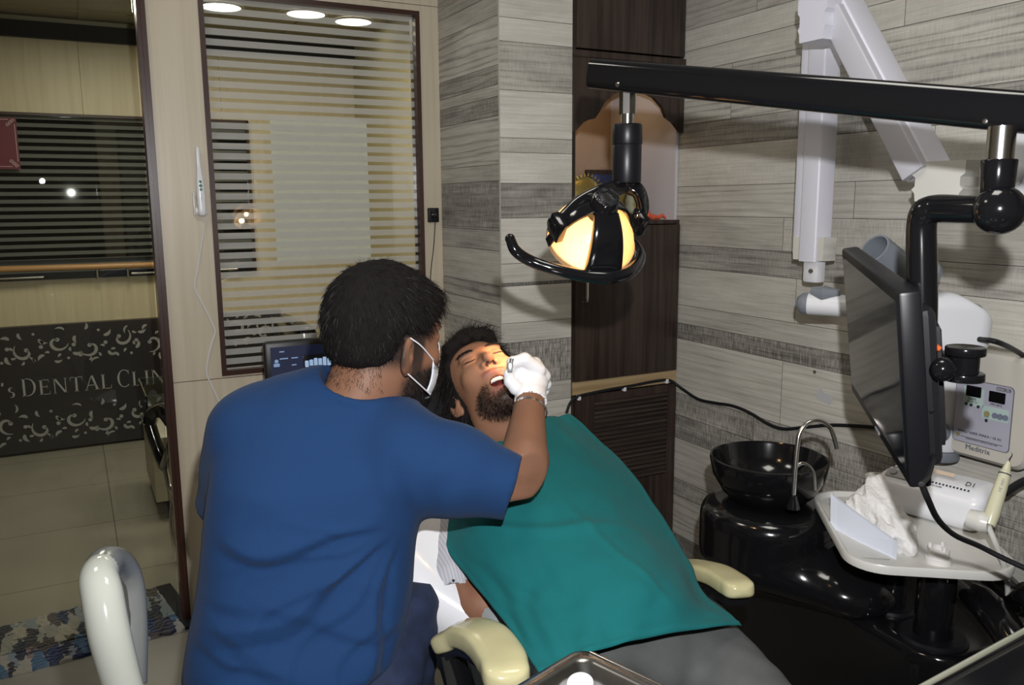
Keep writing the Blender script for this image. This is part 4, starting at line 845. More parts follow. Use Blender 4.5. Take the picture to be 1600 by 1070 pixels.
# wall column of the machine and white tube below the head
w0 = PX(1480, 700, 1.885); MB().cyl((1.885, w0[1]+.02, PX(1468, 700, 1.885)[2]), (1.885, w0[1]+.02, 1.13), .045, bev=.006).build('wall_tube', WHITE, xr)
MB().cyl((1.885, w0[1]+.02, PX(1468, 716, 1.885)[2]), (1.885, w0[1]+.02, PX(1468, 700, 1.885)[2]), .046, bev=.004).build('tube_foot', GREYP, xr)
MB().ball(PX(1472, 674, 1.85)-A(0, .0, 0), .022, 16, (.5, 1, 1.1)).build('grey_button', GREYP, xr)
MB().box((1.88, 1.10, 1.36), (XR-.003, 1.24, 1.60), .01).build('wall_plate', WHITE, xr)
MB().tube([d1, P(1500, 300, 1.86), A(1.90, 1.17, 1.46)], [.03, .03, .03], smooth=3).build('elbow_link', WHITE, xr)
# ---- x-ray control box
XB = XR-.075
pTL, pTR, pBR, pBL = PX(1497, 590, XB), PX(1588, 602, XB), PX(1574, 711, XB), PX(1487, 686, XB)
cx = thing('control_box', 'cream x-ray control box with grey keypad panel on the plank wall', 'control box', (XR, 1.19, .78))
y0b, y1b = PX(1482, 640, XB)[1]+.003, 1.075; zb0, zb1 = PX(1500, 712, XB)[2], 1.045
b = MB(); poly = [(p[0]-(y0b+y1b)/2*-1*0, p[1]) for p in rrect(y0b-y1b, zb1-zb0, .030, 6)]
b.prism(poly, (XR-.002, (y0b+y1b)/2, (zb0+zb1)/2), (0, -1, 0), (0, 0, 1), (-1, 0, 0), .073, .010); b.build('housing', mat('warm_cream_plastic', (.58, .55, .49), .3), cx)
pyc, pzc = (pTL[1]+pTR[1]+pBR[1]+pBL[1])/4, (pTL[2]+pTR[2]+pBR[2]+pBL[2])/4; pw, phh = .138, .152
PLG = mat('keypad_grey', (.42, .42, .50), .35)
def onbox(s, t, off=0): return A(XB-.0006-off, pyc-s*pw/2, pzc+t*phh/2)
MB().prism(rrect(pw+.003, phh+.003, .010, 4), onbox(0, 0, -.0006), (0, -1, 0), (0, 0, 1), (-1, 0, 0), .0010).build('panel_edge', mat('panel_edge', (.08, .08, .09), .4), cx)
pnl = MB().prism(rrect(pw, phh, .009, 4), onbox(0, 0, 0), (0, -1, 0), (0, 0, 1), (-1, 0, 0), .0010).build('keypad_panel', PLG, cx)
INK = mat('ink_dark', (.03, .03, .04), .5)
def pb(name, s0, s1, t0_, t1_, m, off=.0012, par=None, r=None):
    a_, c_ = onbox(s0, t0_, off), onbox(s1, t1_, off); w_, h_ = abs(c_[1]-a_[1]), abs(c_[2]-a_[2])
    return MB().prism(rrect(w_, h_, r or min(w_, h_)*.08, 3), (a_+c_)/2, (0, -1, 0), (0, 0, 1), (-1, 0, 0), .0008).build(name, m, par or pnl)
MINT = mat('mint_print', (.45, .58, .55), .45)
pb('mint_field', -.72, .02, .20, .80, MINT); pb('mint_field', .0, .92, -.10, .30, MINT)
pb('display', -.62, -.08, .50, .84, mat('display_black', (.004, .004, .005), .15), .0022); pb('display', .20, .76, .46, .80, mat('display_black', (.004, .004, .005), .15), .0022)
for s, t in ((-.58, .24), (-.40, .23), (-.14, .22)): MB().cyl(onbox(s, t, .002), onbox(s, t, .004), .0036, n=14).build('button', INK, pnl)
for i, s in enumerate((.18, .46, .64, .82)): MB().cyl(onbox(s, .06+.0*i, .002), onbox(s, .06, .004), .0068, n=16).build('button', mat('key_olive', (.30, .27, .12), .4) if i == 0 else mat('key_blue', (.18, .20, .27), .4), pnl)
pb('button', .13, .22, -.20, -.10, INK, .002)
Yv = A(0, -1, 0); Zv = A(0, 0, 1)
pb('logo_plate', .42, .93, .84, .96, mat('logo_grey', (.16, .16, .20), .4), .0012, r=.003)
text_part('dent', onbox(.56, .90, .0022), Yv, Zv, .0095, mat('pale_mark', (.4, .4, .4), .5), pnl); text_part('X', onbox(.82, .90, .0022), Yv, Zv, .013, mat('pale_mark', (.4, .4, .4), .5), pnl)
text_part('VOLTS', onbox(-.38, .42, .0022), Yv, Zv, .0062, INK, pnl); text_part('TIME (SEC)', onbox(.46, .39, .0022), Yv, Zv, .0062, INK, pnl)
text_part('TIME', onbox(.62, -.02, .0022), Yv, Zv, .0045, INK, pnl); text_part('ZONE', onbox(.16, -.03, .0022), Yv, Zv, .0045, INK, pnl)
text_part('ON   KV   TX', onbox(-.38, .33, .0022), Yv, Zv, .0045, INK, pnl)
text_part('8ABG / AERB /MARA / 18 /01', onbox(-.03, -.66, .0012), Yv, Zv, .0088, INK, pnl)
MB().cyl(onbox(-.80, -.80, .001), onbox(-.80, -.80, .002), .005, n=16).build('hazard_mark', mat('key_olive', (.30, .27, .12), .4), pnl)
pb('rule', -.70, .80, -.835, -.82, INK, .001); text_part('REGISTRATION OF MEDICAL X-RAY UNIT', onbox(.06, -.87, .001), Yv, Zv, .0042, INK, pnl)
text_part('Meditrix', A(XB-.001, pyc+.004, zb0+.027), Yv, Zv, .0180, mat('ink_blue', (.06, .08, .13), .5), cx)
# ---- wall cable and marks
pts = [PY(885, 645, YF-.03), PY(892, 628, YF-.018), PY(905, 619, YF-.016), PY(930, 613, YF-.016), PY(955, 608, YF-.016), PY(990, 602, YF-.016), PY(1020, 596, YF-.016), PY(1046, 594, YF-.016), PX(1064, 606, XR-.012), PX(1090, 623, XR-.01), PX(1115, 629, XR-.01), PX(1145, 634, XR-.01), PX(1172, 645, XR-.01), PX(1200, 662, XR-.01), PX(1225, 670, XR-.01), PX(1260, 667, XR-.01), PX(1310, 664, XR-.01), PX(1400, 672, XR-.01), PX(1500, 700, XR-.01)]
wc = MB().tube(pts, .0052, n=10, smooth=5).build('wall_cable', MATTE); tag(wc, 'black cable clipped along the plywood strip and sagging over the plank wall', 'cable')
for x_, y_ in ((905, 620), (976, 606), (1042, 594)):
    c = PY(x_, y_, YF-.017); MB().box(c-A(.006, .004, .012), c+A(.006, .012, .004), .002).build('cable_clip', WHITE, wc)
st = PX(1281, 600, XR-.002); pbx = mat('torn_tape', (.52, .52, .54), .5)
o = MB().prism([(0, 0), (.052, -.010), (.060, .018), (.03, .022), (.012, .038), (.002, .022)], PX(1276, 622, XR-.0022), (0, -1, 0), (0, 0, 1), (-1, 0, 0), .0006).build('tape_scrap', pbx); tag(o, 'torn pale tape scrap stuck on the plank wall left of the monitor', 'tape')
o = MB().lathe([(.0055, 0), (.0045, .003), (.002, .001), (0, .001)], PX(1273, 581, XR-.0016), (-1, 0, 0), 12).build('wall_plug', mat('rust_plug', (.10, .08, .05), .7)); tag(o, 'small dark wall plug hole on the plank wall above the steel spout', 'plug')
# ---- cuspidor unit
un = thing('dental_unit', 'glossy black dental unit body standing along the plank wall', 'dental unit', (1.60, 1.25, 0))
dA, dB = PZ(1126, 841, .50), PZ(1422, 1014, .50); dv = nrm(dB-dA); dn_ = A(-dv[1], dv[0], 0); 
if dn_[0] < 0: dn_ = -dn_
sA = PZ(1092, 826, .50); L0 = -(sA-dA)@dv*-1
start = dA-dv*.085; Ltot = float(np.linalg.norm(dB-start))+.085
cen = start+dv*Ltot/2+dn_*.185; UF = (A(cen[0], cen[1], .25), dv, dn_, A(0, 0, 1))
def unitf(p):
    q = loc(p, UF); d = s_box(q, (0, 0, 0), (Ltot/2, .185, .25), .028)
    # rounded near end and a shallow step along the top
    near = s_box(np.stack([q[:, 0]+.15, q[:, 1], q[:, 2]*0], 1), (0, 0, 0), (Ltot/2+.15, .185, 1), .11); d = smax(d, near, .012)
    return d
organic('body', unitf, A(cen[0]-.52, cen[1]-.62, -.005), A(cen[0]+.52, cen[1]+.62, .56), .0095, BLACK, un)
print('unit', start, Ltot, dv)
bc = A(1.45, 1.44, .0)
def lobe(p):
    c1 = bc+A(-.005, -.01, .60); q = p-c1; d = np.linalg.norm(q[:, :2]/A(.158, .165), axis=1)-1; d = d*.15; d = smax(d, np.abs(q[:, 2])-.085, .05)
    a_, b_ = bc+A(.02, -.03, .56), bc+A(.06, -.20, .505); d2 = s_cap(np.stack([p[:, 0], p[:, 1], a_[2]+(p[:, 2]-(a_[2]+np.clip((a_[1]-p[:, 1])/.43, 0, 1)*(b_[2]-a_[2])))*1.7], 1), a_, A(b_[0], b_[1], a_[2]), .16, .11)
    return smin(d, d2, .03)
organic('cuspidor_housing', lobe, bc+A(-.24, -.68, .42), bc+A(.24, .20, .72), .008, BLACK, un)
bowl = [(0, .012), (.06, .012), (.098, .030), (.122, .065), (.130, .098), (.133, .104), (.138, .103), (.139, .097), (.132, .060), (.108, .018), (.080, -.006), (0, -.006)]
bo = MB().lathe(bowl, bc+A(0, 0, .688), (0, 0, 1), 56).build('bowl', BLACK, un)
MB().lathe([(0, .013), (.030, .011), (.038, .004), (.038, 0)], bc+A(0, .0, .70), (0, 0, 1), 32).build('drain_cap', WHITE, bo)
s0 = PZ(1239, 788, .685); s0 = P(1239, 786, 1.86)
def sp(px_, py_): return P(px_, py_, 1.86)
MB().tube([sp(1239, 788), sp(1242, 740), sp(1246, 696), sp(1250, 676), sp(1262, 661), sp(1280, 658), sp(1296, 667), sp(1303, 682), sp(1308, 701)], .0052, n=14, smooth=6).build('cup_spout', CHROME, un)
MB().tube([sp(1245, 728), sp(1252, 724), sp(1262, 727), sp(1271, 740), sp(1273, 766)], .0042, n=12, smooth=6).build('bowl_spout', CHROME, un)
MB().lathe([(0, 0), (.015, 0), (.013, .008), (.008, .022), (.0065, .03)], sp(1239, 794), (0, 0, 1), 20).build('spout_base', BLACK, un)
# ---- assistant tray on its two posts
TZt = .70
tx = nrm(A(.6, .8, 0)); ty = A(tx[1], -tx[0], 0)
def fit_tray():
    Ac = A(1.278, 1.045, 0); return Ac+tx*.215+ty*.158
tc_ = fit_tray(); tr_ = thing('assistant_tray', 'off-white rounded plastic tray on black posts beside the cuspidor', 'tray', (tc_[0], tc_[1], .5))
def ringpoly(e): return rrect(.43+e, .316+e, .075+e/2, 8)
b = MB(); prof = [(-.02, 0), (0, .004), (.002, .018), (0, .022), (-.006, .022), (-.014, .012), (-.05, .0085)]
vs = []; polys = [ringpoly(2*e) for e, _ in prof]; n = len(polys[0]); V = []; F = []
for (e, h_), pl_ in zip(prof, polys):
    for p in pl_: V.append(A(tc_[0], tc_[1], TZt-.012+h_)+tx*p[0]+ty*p[1])
for i in range(len(prof)-1):
    for k in range(n): F.append([i*n+k, i*n+(k+1) % n, (i+1)*n+(k+1) % n, (i+1)*n+k])
F.append(list(range(n))[::-1]); F.append([(len(prof)-1)*n+k for k in range(n)]); b.add(V, F); b.build('tray_plate', mat('tray_offwhite', (.62, .61, .57), .32, var=(9, .05)), tr_)
MB().box((-.005, -.15, TZt-.0035), (-.003, -.07, TZt-.0018), 0, frameM((tc_[0]+tx[0]*-.15, tc_[1]+tx[1]*-.15, 0), tx, ty, (0, 0, 1))).build('groove', mat('groove_grey', (.3, .3, .28), .5), tr_)
for (px_, py_, pyb, r, r2) in ((1393, 880, 950, .0265, .0285), (1457, 880, 995, .037, .0385)):
    q = PZ(px_, pyb, .5); zb_ = .5
    MB().cyl((q[0], q[1], zb_), (q[0], q[1], TZt-.011), r2, r, bev=.002).build('post', BLACK, tr_)
    MB().lathe([(0, 0.010), (r*1.7, .009), (r*1.85, .004), (r*1.85, -.01), (0, -.01)], (q[0], q[1], zb_), (0, 0, 1), 36).build('post_flange', BLACKS, tr_)
TT = TZt-.0035
def ont(px_, py_, h_=0): return PZ(px_, py_, TT+h_)
# scaler box at the back of the tray
sA_, sB_ = ont(1392, 800), ont(1518, 836); sx_ = nrm(sB_-sA_); sy_ = A(-sx_[1], sx_[0], 0); 
if sy_@FWD < 0: sy_ = -sy_
SL_ = .235; so = sB_-sx_*SL_/2+sx_*.018+sy_*.055
se = thing('ultrasonic_scaler', 'white rounded ultrasonic scaler box with lettering at the back of the tray', 'dental scaler', (so[0], so[1], TT))
SF = (so+A(0, 0, .048), sx_, sy_, A(0, 0, 1))
def scf(p):
    q = loc(p, SF); d = s_box(q, (0, 0, 0), (SL_/2, .062, .048), .03); return smax(d, q[:, 2]*.85-q[:, 1]*.52-.056, .015)
organic('housing', scf, so-A(.2, .2, .01), so+A(.2, .2, .12), .0055, WHITE, se)
# print on the sloping front face
fn_ = nrm(-sy_*.52+A(0, 0, .85)); fu = sx_; fv = np.cross(fn_, fu); fo_ = so+A(0, 0, .048)+fn_*.0575
def sprt(s, body, size, u_, v_, m=INK): return text_part(body, fo_+fu*u_+fv*v_, fu, fv, size, m, se)
sprt(0, 'DTE', .018, -.075, .006); sprt(0, 'D1', .017, .078, .004)
MB().box((-.098, -.026, 0), (-.02, -.004, .0010), .0004, frameM(fo_, fu, fv, fn_)).build('grey_panel', mat('scaler_grey', (.40, .39, .37), .4), se)
b = MB()
for i in range(11): b.box((.004+i*.0075, -.016, 0), (.0075+i*.0075, -.012, .0012), 0, frameM(fo_, fu, fv, fn_))
b.build('level_marks', INK, se)
for u_ in (-.082, -.035): MB().cyl(fo_+fu*u_-fv*.014, fo_+fu*u_-fv*.014+fn_*.006, .008, n=18).build('dial', mat('dial_grey', (.34, .34, .35), .4), se)
MB().box((-.005, .013, 0), (.04, .024, .001), 0, frameM(fo_, fu, fv, fn_)).build('sticker', mat('sticker_cream', (.62, .50, .38), .5), se)
sprt(0, '8-bit mode', .006, .015, -.022)
# holder and handpiece
hp0, hp1 = P(1545, 818, 1.58), P(1576, 722, 1.60); ax = nrm(hp1-hp0)
MB().tube([hp0+sx_*-.035, hp0+sx_*-.012, hp0+sx_*.002], [.018, .020, .016], n=16).build('holder', OFFW, se)
hp = thing('scaler_handpiece', 'cream pen-shaped scaler handpiece standing at the right of the tray', 'dental handpiece', hp0)
Lh = np.linalg.norm(hp1-hp0)
MB().tube([hp0-ax*.002, hp0+ax*.02, hp0+ax*Lh*.5, hp0+ax*Lh*.80, hp0+ax*Lh*.87, hp0+ax*Lh], [.0125, .014, .0125, .0105, .008, .0045], n=18, smooth=4).build('body', mat('cream_resin', (.62, .60, .42), .25), hp)
MB().lathe([(.0112, -.001), (.0116, .0008), (.0106, .0015)], hp0+ax*Lh*.80, ax, 20).build('joint_ring', INK, hp)
MB().tube([hp1, hp1+ax*.006, hp1+ax*.014+A(.004, 0, 0), hp1+ax*.020+A(-.001, 0, 0)], [.0022, .0018, .001, .0006], n=8).build('tip', CHROME, hp)
vx = nrm(np.cross(ax, nrm(EYE-hp0))); 
text_part('HW-3H', hp0+ax*Lh*.62+nrm(EYE-hp0)*.0125, -ax, nrm(np.cross(nrm(EYE-hp0), -ax)), .008, mat('ink_grey', (.2, .2, .22), .5), hp)
hs = MB().tube([hp0-ax*.004, P(1556, 850, 1.58), P(1568, 880, 1.6), P(1575, 930, 1.66), P(1568, 1010, 1.7), A(1.66, .86, .28)], .0055, n=10).build('hose', OFFW, hp)
# gauze bag, paper, roll
gb = [ont(1325, 812), ont(1345, 800), ont(1400, 850), ont(1432, 862)]
gc = P(1365, 790, 1.80)
def gz(p):
    d = s_chain(p, [P(1368, 752, 1.80), P(1372, 790, 1.78), P(1400, 835, 1.72), P(1422, 856, 1.68)], [.018, .034, .034, .016], .03)
    d = smin(d, s_cap(p, P(1345, 790, 1.80), P(1395, 845, 1.73), .03, .026), .02); d = smax(d, TT-p[:, 2], .003)
    fd = nrm(P(1422, 856, 1.68)-P(1368, 752, 1.80)); al = (p@fd)[:, None]*fd; qq = (p-al)*1.0+al*.35; r_ = np.abs(vnoise(qq*55, 3))*.011+np.abs(vnoise(qq*120+3, 4))*.004; return d+r_-.004
gbo = organic('gauze_bag', gz, A(*gc)-A(.16, .22, .12), A(*gc)+A(.16, .2, .10), .0042, mat('gauze_white', (.74, .73, .71), .55, bump=(160, .9)), None); tag(gbo, 'crumpled clear bag of white gauze on the tray', 'gauze')
c1_, c2_, c3_, c4_ = P(1298, 770, 1.84), ont(1297, 826), ont(1400, 874), P(1402, 846, 1.655)
k_ = nrm(np.cross(c3_-c2_, c1_-c2_)); V = [c1_, c2_, c3_, c4_]; V2 = [v-k_*.0012 for v in V]
pp = MB().add(V+V2, [[0, 1, 2, 3], [7, 6, 5, 4], [0, 4, 5, 1], [1, 5, 6, 2], [2, 6, 7, 3], [3, 7, 4, 0]]).build('paper_card', mat('bluish_paper', (.70, .74, .84), .5), None, smooth=None); tag(pp, 'folded bluish-white paper card standing on the near side of the tray', 'paper')
rp = ont(1466, 878); rl = thing('tape_ring', 'small white plastic dispenser ring near the front rim of the tray', 'dispenser', rp)
MB().lathe([(0, 0), (.024, 0), (.0245, .010), (.020, .012), (.0185, .030), (.015, .030), (.015, .014), (0, .014)], rp, (0, 0, 1), 36).build('ring', mat('roll_white', (.72, .70, .68), .3), rl)
b = MB(); 
for a0 in (0.3, 2.2, 4.3): b.cyl(rp+A(.0165*math.cos(a0), .0165*math.sin(a0), .028), rp+A(.0165*math.cos(a0), .0165*math.sin(a0), .038), .004, n=10)
b.build('lug', mat('roll_white', (.72, .70, .68), .3), rl)
cl = thing('gauze_sheet', 'loose white gauze pad lying behind the paper card', 'gauze', ont(1310, 790))
b = MB(); o_ = ont(1318, 800); b.box((-.05, -.03, 0), (.05, .03, .006), .003, frameM(o_, tx, ty, (0, 0, 1))); b.build('pad', mat('gauze_white', (.74, .73, .71), .55), cl)
tb = thing('clear_tube_holder', 'pale translucent plastic cup at the back edge of the tray', 'cup', ont(1378, 768)); o_ = ont(1372, 775)
MB().lathe([(0, 0), (.028, 0), (.032, .05), (.030, .05), (.026, .003), (0, .003)], o_, (0, 0, 1), 24).build('cup', mat('pale_plastic', (.6, .6, .52), .25), tb)
# black hoses to the right of the tray
b = MB(); b.tube([P(1500, 880, 1.66), P(1545, 935, 1.60), P(1590, 1010, 1.55), P(1640, 1100, 1.5)], [.034, .034, .032, .03], n=20, smooth=6); b.tube([P(1545, 868, 1.70), P(1590, 930, 1.62), P(1650, 985, 1.55)], [.030, .030, .03], n=20, smooth=6)
hz = b.build('black_hoses', BLACK); 
bpy.data.objects.remove(hz)
for pts, rr in (([P(1516, 925, 1.74), P(1545, 950, 1.64), P(1590, 1010, 1.55), P(1640, 1100, 1.5), A(1.36, .52, .03)], .032), ([P(1556, 905, 1.76), P(1592, 940, 1.66), P(1650, 985, 1.55), A(1.68, .55, .03)], .029)):
    o = MB().tube(pts, rr, n=20, smooth=6).build('support_arm', BLACK); tag(o, 'thick glossy black tube sloping down right of the tray, '+('nearer the posts' if rr > .03 else 'nearer the frame edge'), 'tube')
cbl = MB().tube([P(1570, 770, 1.85), P(1600, 752, 1.86), P(1640, 740, 1.86)], .009, n=12).build('coiled_cable', MATTE); tag(cbl, 'thick dark cable under the x-ray control box', 'cable')
# ---- delivery unit edge, bottom right
e0, e1 = P(1405, 1086, .78), P(1640, 958, .80); ex = nrm(e1-e0); ey = A(ex[1], -ex[0], 0); ey = nrm(ey); 
if ey@FWD > 0: ey = -ey
de = thing('delivery_unit', 'glossy black delivery unit lid with a light edge, bottom right corner', 'delivery unit', e0+ey*.15-A(0, 0, .1))
zz_ = np.cross(ex, ey); zz_ = zz_ if zz_[2] > 0 else -zz_
MB().box((-.10, 0, -.07), (.42, .30, 0), .012, frameM(e0, ex, ey, zz_)).build('lid', BLACK, de)
MB().tube([e0-ex*.09+zz_*.002+ey*.006, e1+ex*.1+zz_*.002+ey*.006], .0028, smooth=1).build('edge_trim', mat('edge_olive', (.16, .16, .12), .3), de)
gp = e0+ex*.2+ey*.2; MB().cyl((gp[0], gp[1], 0), (gp[0], gp[1], e0[2]-.05), .03).build('stem', BLACK, de)
# ---- dental chair
fx = nrm(A(.25, -.97, 0)); sxd = A(fx[1]*-1, fx[0], 0)   # feet direction; side toward the plank wall
if sxd[0] < 0: sxd = -sxd
hipc = A(.83, .98, .50)
dc = thing('dental_chair', 'white reclined dental chair with cream armrests under the patient', 'dental chair', (hipc[0], hipc[1], 0))
SHELL = mat('white_shell', (.74, .74, .76), .18); CGREY = mat('chair_grey_plastic', (.30, .31, .31), .45)
bdir = nrm(-fx*.80+A(0, 0, .60)); bn = nrm(np.cross(bdir, sxd)); bn = bn if bn[2] > 0 else -bn
bk0 = hipc+A(0, 0, .0)-fx*.08; BKC = bk0+bdir*.47-bn*.095+sxd*.005
def backf(p):
    q = loc(p, (BKC, sxd, bdir, bn)); wd_ = .262-.09*np.clip((q[:, 1]-.02)/.36, 0, 1)**2-.17*np.clip((-q[:, 1]+.04)/.31, 0, 1)**1.6
    qs = q.copy(); qs[:, 0] = q[:, 0]/wd_*.24; return s_box(qs, (0, 0, 0), (.24, .27, .062), .058)
organic('backrest', backf, BKC-.5, BKC+.5, .011, SHELL, dc)
MB().box((-.16, -.34, -.10), (.16, .20, -.055), .02, frameM(BKC, sxd, bdir, bn)).build('back_cover', BLACKS, dc)
hdc = BKC+bdir*.31+bn*.035
organic('headrest', lambda p: s_box(loc(p, (hdc, sxd, bdir, bn)), (0, 0, 0), (.125, .085, .035), .034), hdc-.18, hdc+.18, .008, mat('black_vinyl', (.02, .02, .022), .4), dc)
sc0 = hipc+fx*.18-A(0, 0, .08)
organic('seat', lambda p: s_box(loc(p, (sc0, sxd, fx, A(0, 0, 1))), (.03, .07, 0), (.20, .30, .06), .055), sc0-.55, sc0+.55, .012, mat('grey_white_vinyl', (.30, .30, .31), .3), dc)
lg0 = sc0+fx*.60-A(0, 0, .03)
organic('leg_rest', lambda p: s_box(loc(p, (lg0, sxd, nrm(fx-A(0, 0, .25)), nrm(fx*.25+A(0, 0, 1)))), (0, .1, 0), (.2, .34, .05), .045), lg0-.55, lg0+.55, .014, SHELL, dc)
MB().box((-.19, -.28, .24), (.19, .42, .38), .03, frameM((hipc[0], hipc[1], 0), sxd, fx, (0, 0, 1))).box((-.13, -.05, .05), (.13, .25, .28), .02, frameM((hipc[0], hipc[1], 0), sxd, fx, (0, 0, 1))).build('pedestal', CGREY, dc)
MB().box((-.26, -.35, 0), (.26, .55, .06), .02, frameM((hipc[0], hipc[1], 0), sxd, fx, (0, 0, 1))).build('base', CGREY, dc)
g0 = P(690, 960, 1.62); MB().box((-.05, -.17, -.12), (.03, .12, .07), .015, frameM(g0+sxd*.04+fx*.05, sxd, fx, (0, 0, 1))).build('side_cover', CGREY, dc)
def armrest(pts, rr, wn):
    a_, ra = catmull(pts, rr, 8); d0_, d1_ = nrm(a_[0]-a_[1]), nrm(a_[-1]-a_[-2]); cap_ = [(.35, .97), (.62, .86), (.82, .66), (.93, .40), (.97, .12)]
    a_ = [a_[0]+d0_*ra[0]*t for t, _ in cap_[::-1]]+a_+[a_[-1]+d1_*ra[-1]*t for t, _ in cap_]; ra = [ra[0]*q for _, q in cap_[::-1]]+ra+[ra[-1]*q for _, q in cap_]
    o = MB().tube(a_, ra, sec=(.56, 1.0), upv=(0, 0, 1), n=28, smooth=1)
    return o.build('armrest_pad', CREAM, dc)
na = [P(702, 998, 1.40), P(728, 988, 1.37), P(760, 1000, 1.31), P(783, 1030, 1.25), P(790, 1050, 1.215)]
armrest(na, [.030, .034, .037, .037, .035], 0)
dwn = A(0, 0, -.026)
MB().tube([p+dwn for p in na[:]]+[], [.022, .025, .027, .027, .026], sec=(.4, 1), upv=(0, 0, 1), smooth=6).tube([na[0]+A(0, 0, -.015), na[0]+A(.02, .0, -.10), na[0]+A(.05, -.01, -.24), A(*hipc)-sxd*.22-fx*.1-A(0, 0, .12)], [.026, .026, .028, .03], smooth=6).build('armrest_arm', BLACK, dc)
fa = [P(1062, 887, 1.70), P(1090, 890, 1.66), P(1120, 898, 1.60), P(1145, 913, 1.54), P(1152, 918, 1.52)]
armrest(fa, [.026, .029, .030, .030, .029], 0)
MB().tube([p+dwn for p in fa], [.022, .024, .025, .025, .024], sec=(.4, 1), upv=(0, 0, 1), smooth=6).tube([fa[2]+dwn, fa[2]+A(-.03, .02, -.10), fa[1]+A(-.06, 0, -.22)], [.024, .024, .026], smooth=6).build('armrest_arm', BLACK, dc)
# ---- operator's stool with the white ring backrest
STC = A(.30, 1.14, 0)
stl = thing('operator_stool', 'operator stool with a thick white loop backrest at the lower left', 'stool', STC)
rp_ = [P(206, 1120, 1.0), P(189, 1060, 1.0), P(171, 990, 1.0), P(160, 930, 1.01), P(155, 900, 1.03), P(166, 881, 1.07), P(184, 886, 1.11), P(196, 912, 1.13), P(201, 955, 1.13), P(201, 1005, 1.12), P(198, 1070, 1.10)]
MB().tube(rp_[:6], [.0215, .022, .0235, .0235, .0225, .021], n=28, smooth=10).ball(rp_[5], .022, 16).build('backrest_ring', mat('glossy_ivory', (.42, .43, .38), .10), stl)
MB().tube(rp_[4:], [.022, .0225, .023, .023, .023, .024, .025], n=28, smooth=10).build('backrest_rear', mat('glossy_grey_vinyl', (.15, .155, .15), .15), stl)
c0_ = (rp_[3]+rp_[7])/2
b = MB(); ii = [rp_[i] for i in (4, 3, 2, 1)]; jj = [rp_[i] for i in (6, 7, 8, 9)]; V = []; F = []
k_ = nrm(np.cross(jj[2]-ii[2], A(0, 0, 1)))
for a_, c_ in zip(ii, jj): V += [a_+k_*.006, c_+k_*.006, c_-k_*.006, a_-k_*.006]
for i in range(3): s_ = 4*i; F += [[s_, s_+1, s_+5, s_+4], [s_+2, s_+3, s_+7, s_+6], [s_+1, s_+2, s_+6, s_+5], [s_+3, s_, s_+4, s_+7]]
F += [[0, 3, 2, 1], [12, 13, 14, 15]]; b.add(V, F); b.build('backrest_panel', mat('grey_brown_vinyl', (.09, .085, .07), .4), stl)
MB().tube([rp_[0], rp_[0]+A(.01, .0, -.1), A(.12, 1.02, .42), STC+A(-.05, 0, .38)], [.02, .018, .016, .016], smooth=5).build('support_bar', CHROME, stl)
MB().lathe([(0, -.04), (.17, -.04), (.19, -.02), (.19, .0), (.16, .015), (0, .012)], STC+A(.04, .02, .43), (0, 0, 1), 36).build('seat', mat('glossy_ivory', (.66, .67, .60), .10), stl)
MB().cyl(STC+A(.04, .02, .07), STC+A(.04, .02, .40), .025).build('column', CHROME, stl)
for k in range(5):
    a_ = 2*PI*k/5+.3; e = STC+A(.04+.25*math.cos(a_), .02+.25*math.sin(a_), .05); MB().tube([STC+A(.04, .02, .09), e+A(0, 0, .01)], [.02, .014], smooth=1).build('leg', BLACKS, stl)
    MB().cyl(e-A(.012*math.sin(a_), -.012*math.cos(a_), .025), e+A(.012*math.sin(a_), -.012*math.cos(a_), -.025), .025).build('castor', BLACKS, stl)
# ---- steel instrument tray in the foreground
iz = .86
k0, k1, k2 = PZ(908, 1011, iz), PZ(818, 1055, iz), PZ(1048, 1060, iz)
iu = nrm(k1-k0); iv0 = nrm(k2-k0); iu = nrm(iu+.088*iv0); iv = nrm(iv0-iu*(iv0@iu)); print('itray', k0, k1, k2, iu@nrm(iv0))
it = thing('instrument_tray', 'stainless steel instrument tray in the foreground over the lap', 'tray', k0+iu*.1+iv*.12)
IW, IH = .22, .30; Mi = frameM(k0, iu, iv, np.cross(iu, iv) if np.cross(iu, iv)[2] > 0 else -np.cross(iu, iv))
V = []; F = []
prof = [(-.0, -.004), (0, 0), (.004, .003), (.016, .003), (.020, 0), (.032, -.016), (.034, -.018)]
prof2 = prof
for (e, h_) in prof2:
    for p in rrect(IW-2*e, IH-2*e, max(.003, .02-e*.2), 5): V.append(tuple(Mi @ Vector((IW/2+p[0], IH/2+p[1], h_))))
n = len(rrect(1, 1, .1, 5))
for i in range(len(prof)-1):
    for k in range(n): F.append([i*n+k, i*n+(k+1) % n, (i+1)*n+(k+1) % n, (i+1)*n+k])
F.append([(len(prof)-1)*n+k for k in range(n)])
o = MB().add(V, F).build('tray_pan', STEEL, it); sol = o.modifiers.new('thick', 'SOLIDIFY'); sol.thickness = .0015; sol.offset = -1
MB().tube([tuple(Mi @ Vector((.006, .02+t*(IH-.04), .003))) for t in (0, .3, .7, 1)], .0026, smooth=2).build('rim_wire', CHROME, it)
tip = Mi @ Vector((IW/2, IH/2, -.02)); MB().tube([tip, tip+Vector((.02, -.05, -.10)), (1.0, .55, .60), (1.30, .5, .62)], [.015, .015, .015, .02], smooth=4).build('swing_arm', BLACK, it)
def intr(u, v, h_=0): return A(*(Mi @ Vector((u, v, h_-.017))))
def wb(p):
    q0_ = intr(.052, .042, .010); return smin(smin(s_ell(p, q0_, (.016, .014, .011)), s_ell(p, intr(.078, .066, .009), (.013, .012, .009)), .008), s_cap(p, intr(.065, .055, .008), intr(.10, .10, .007), .009, .007), .006)
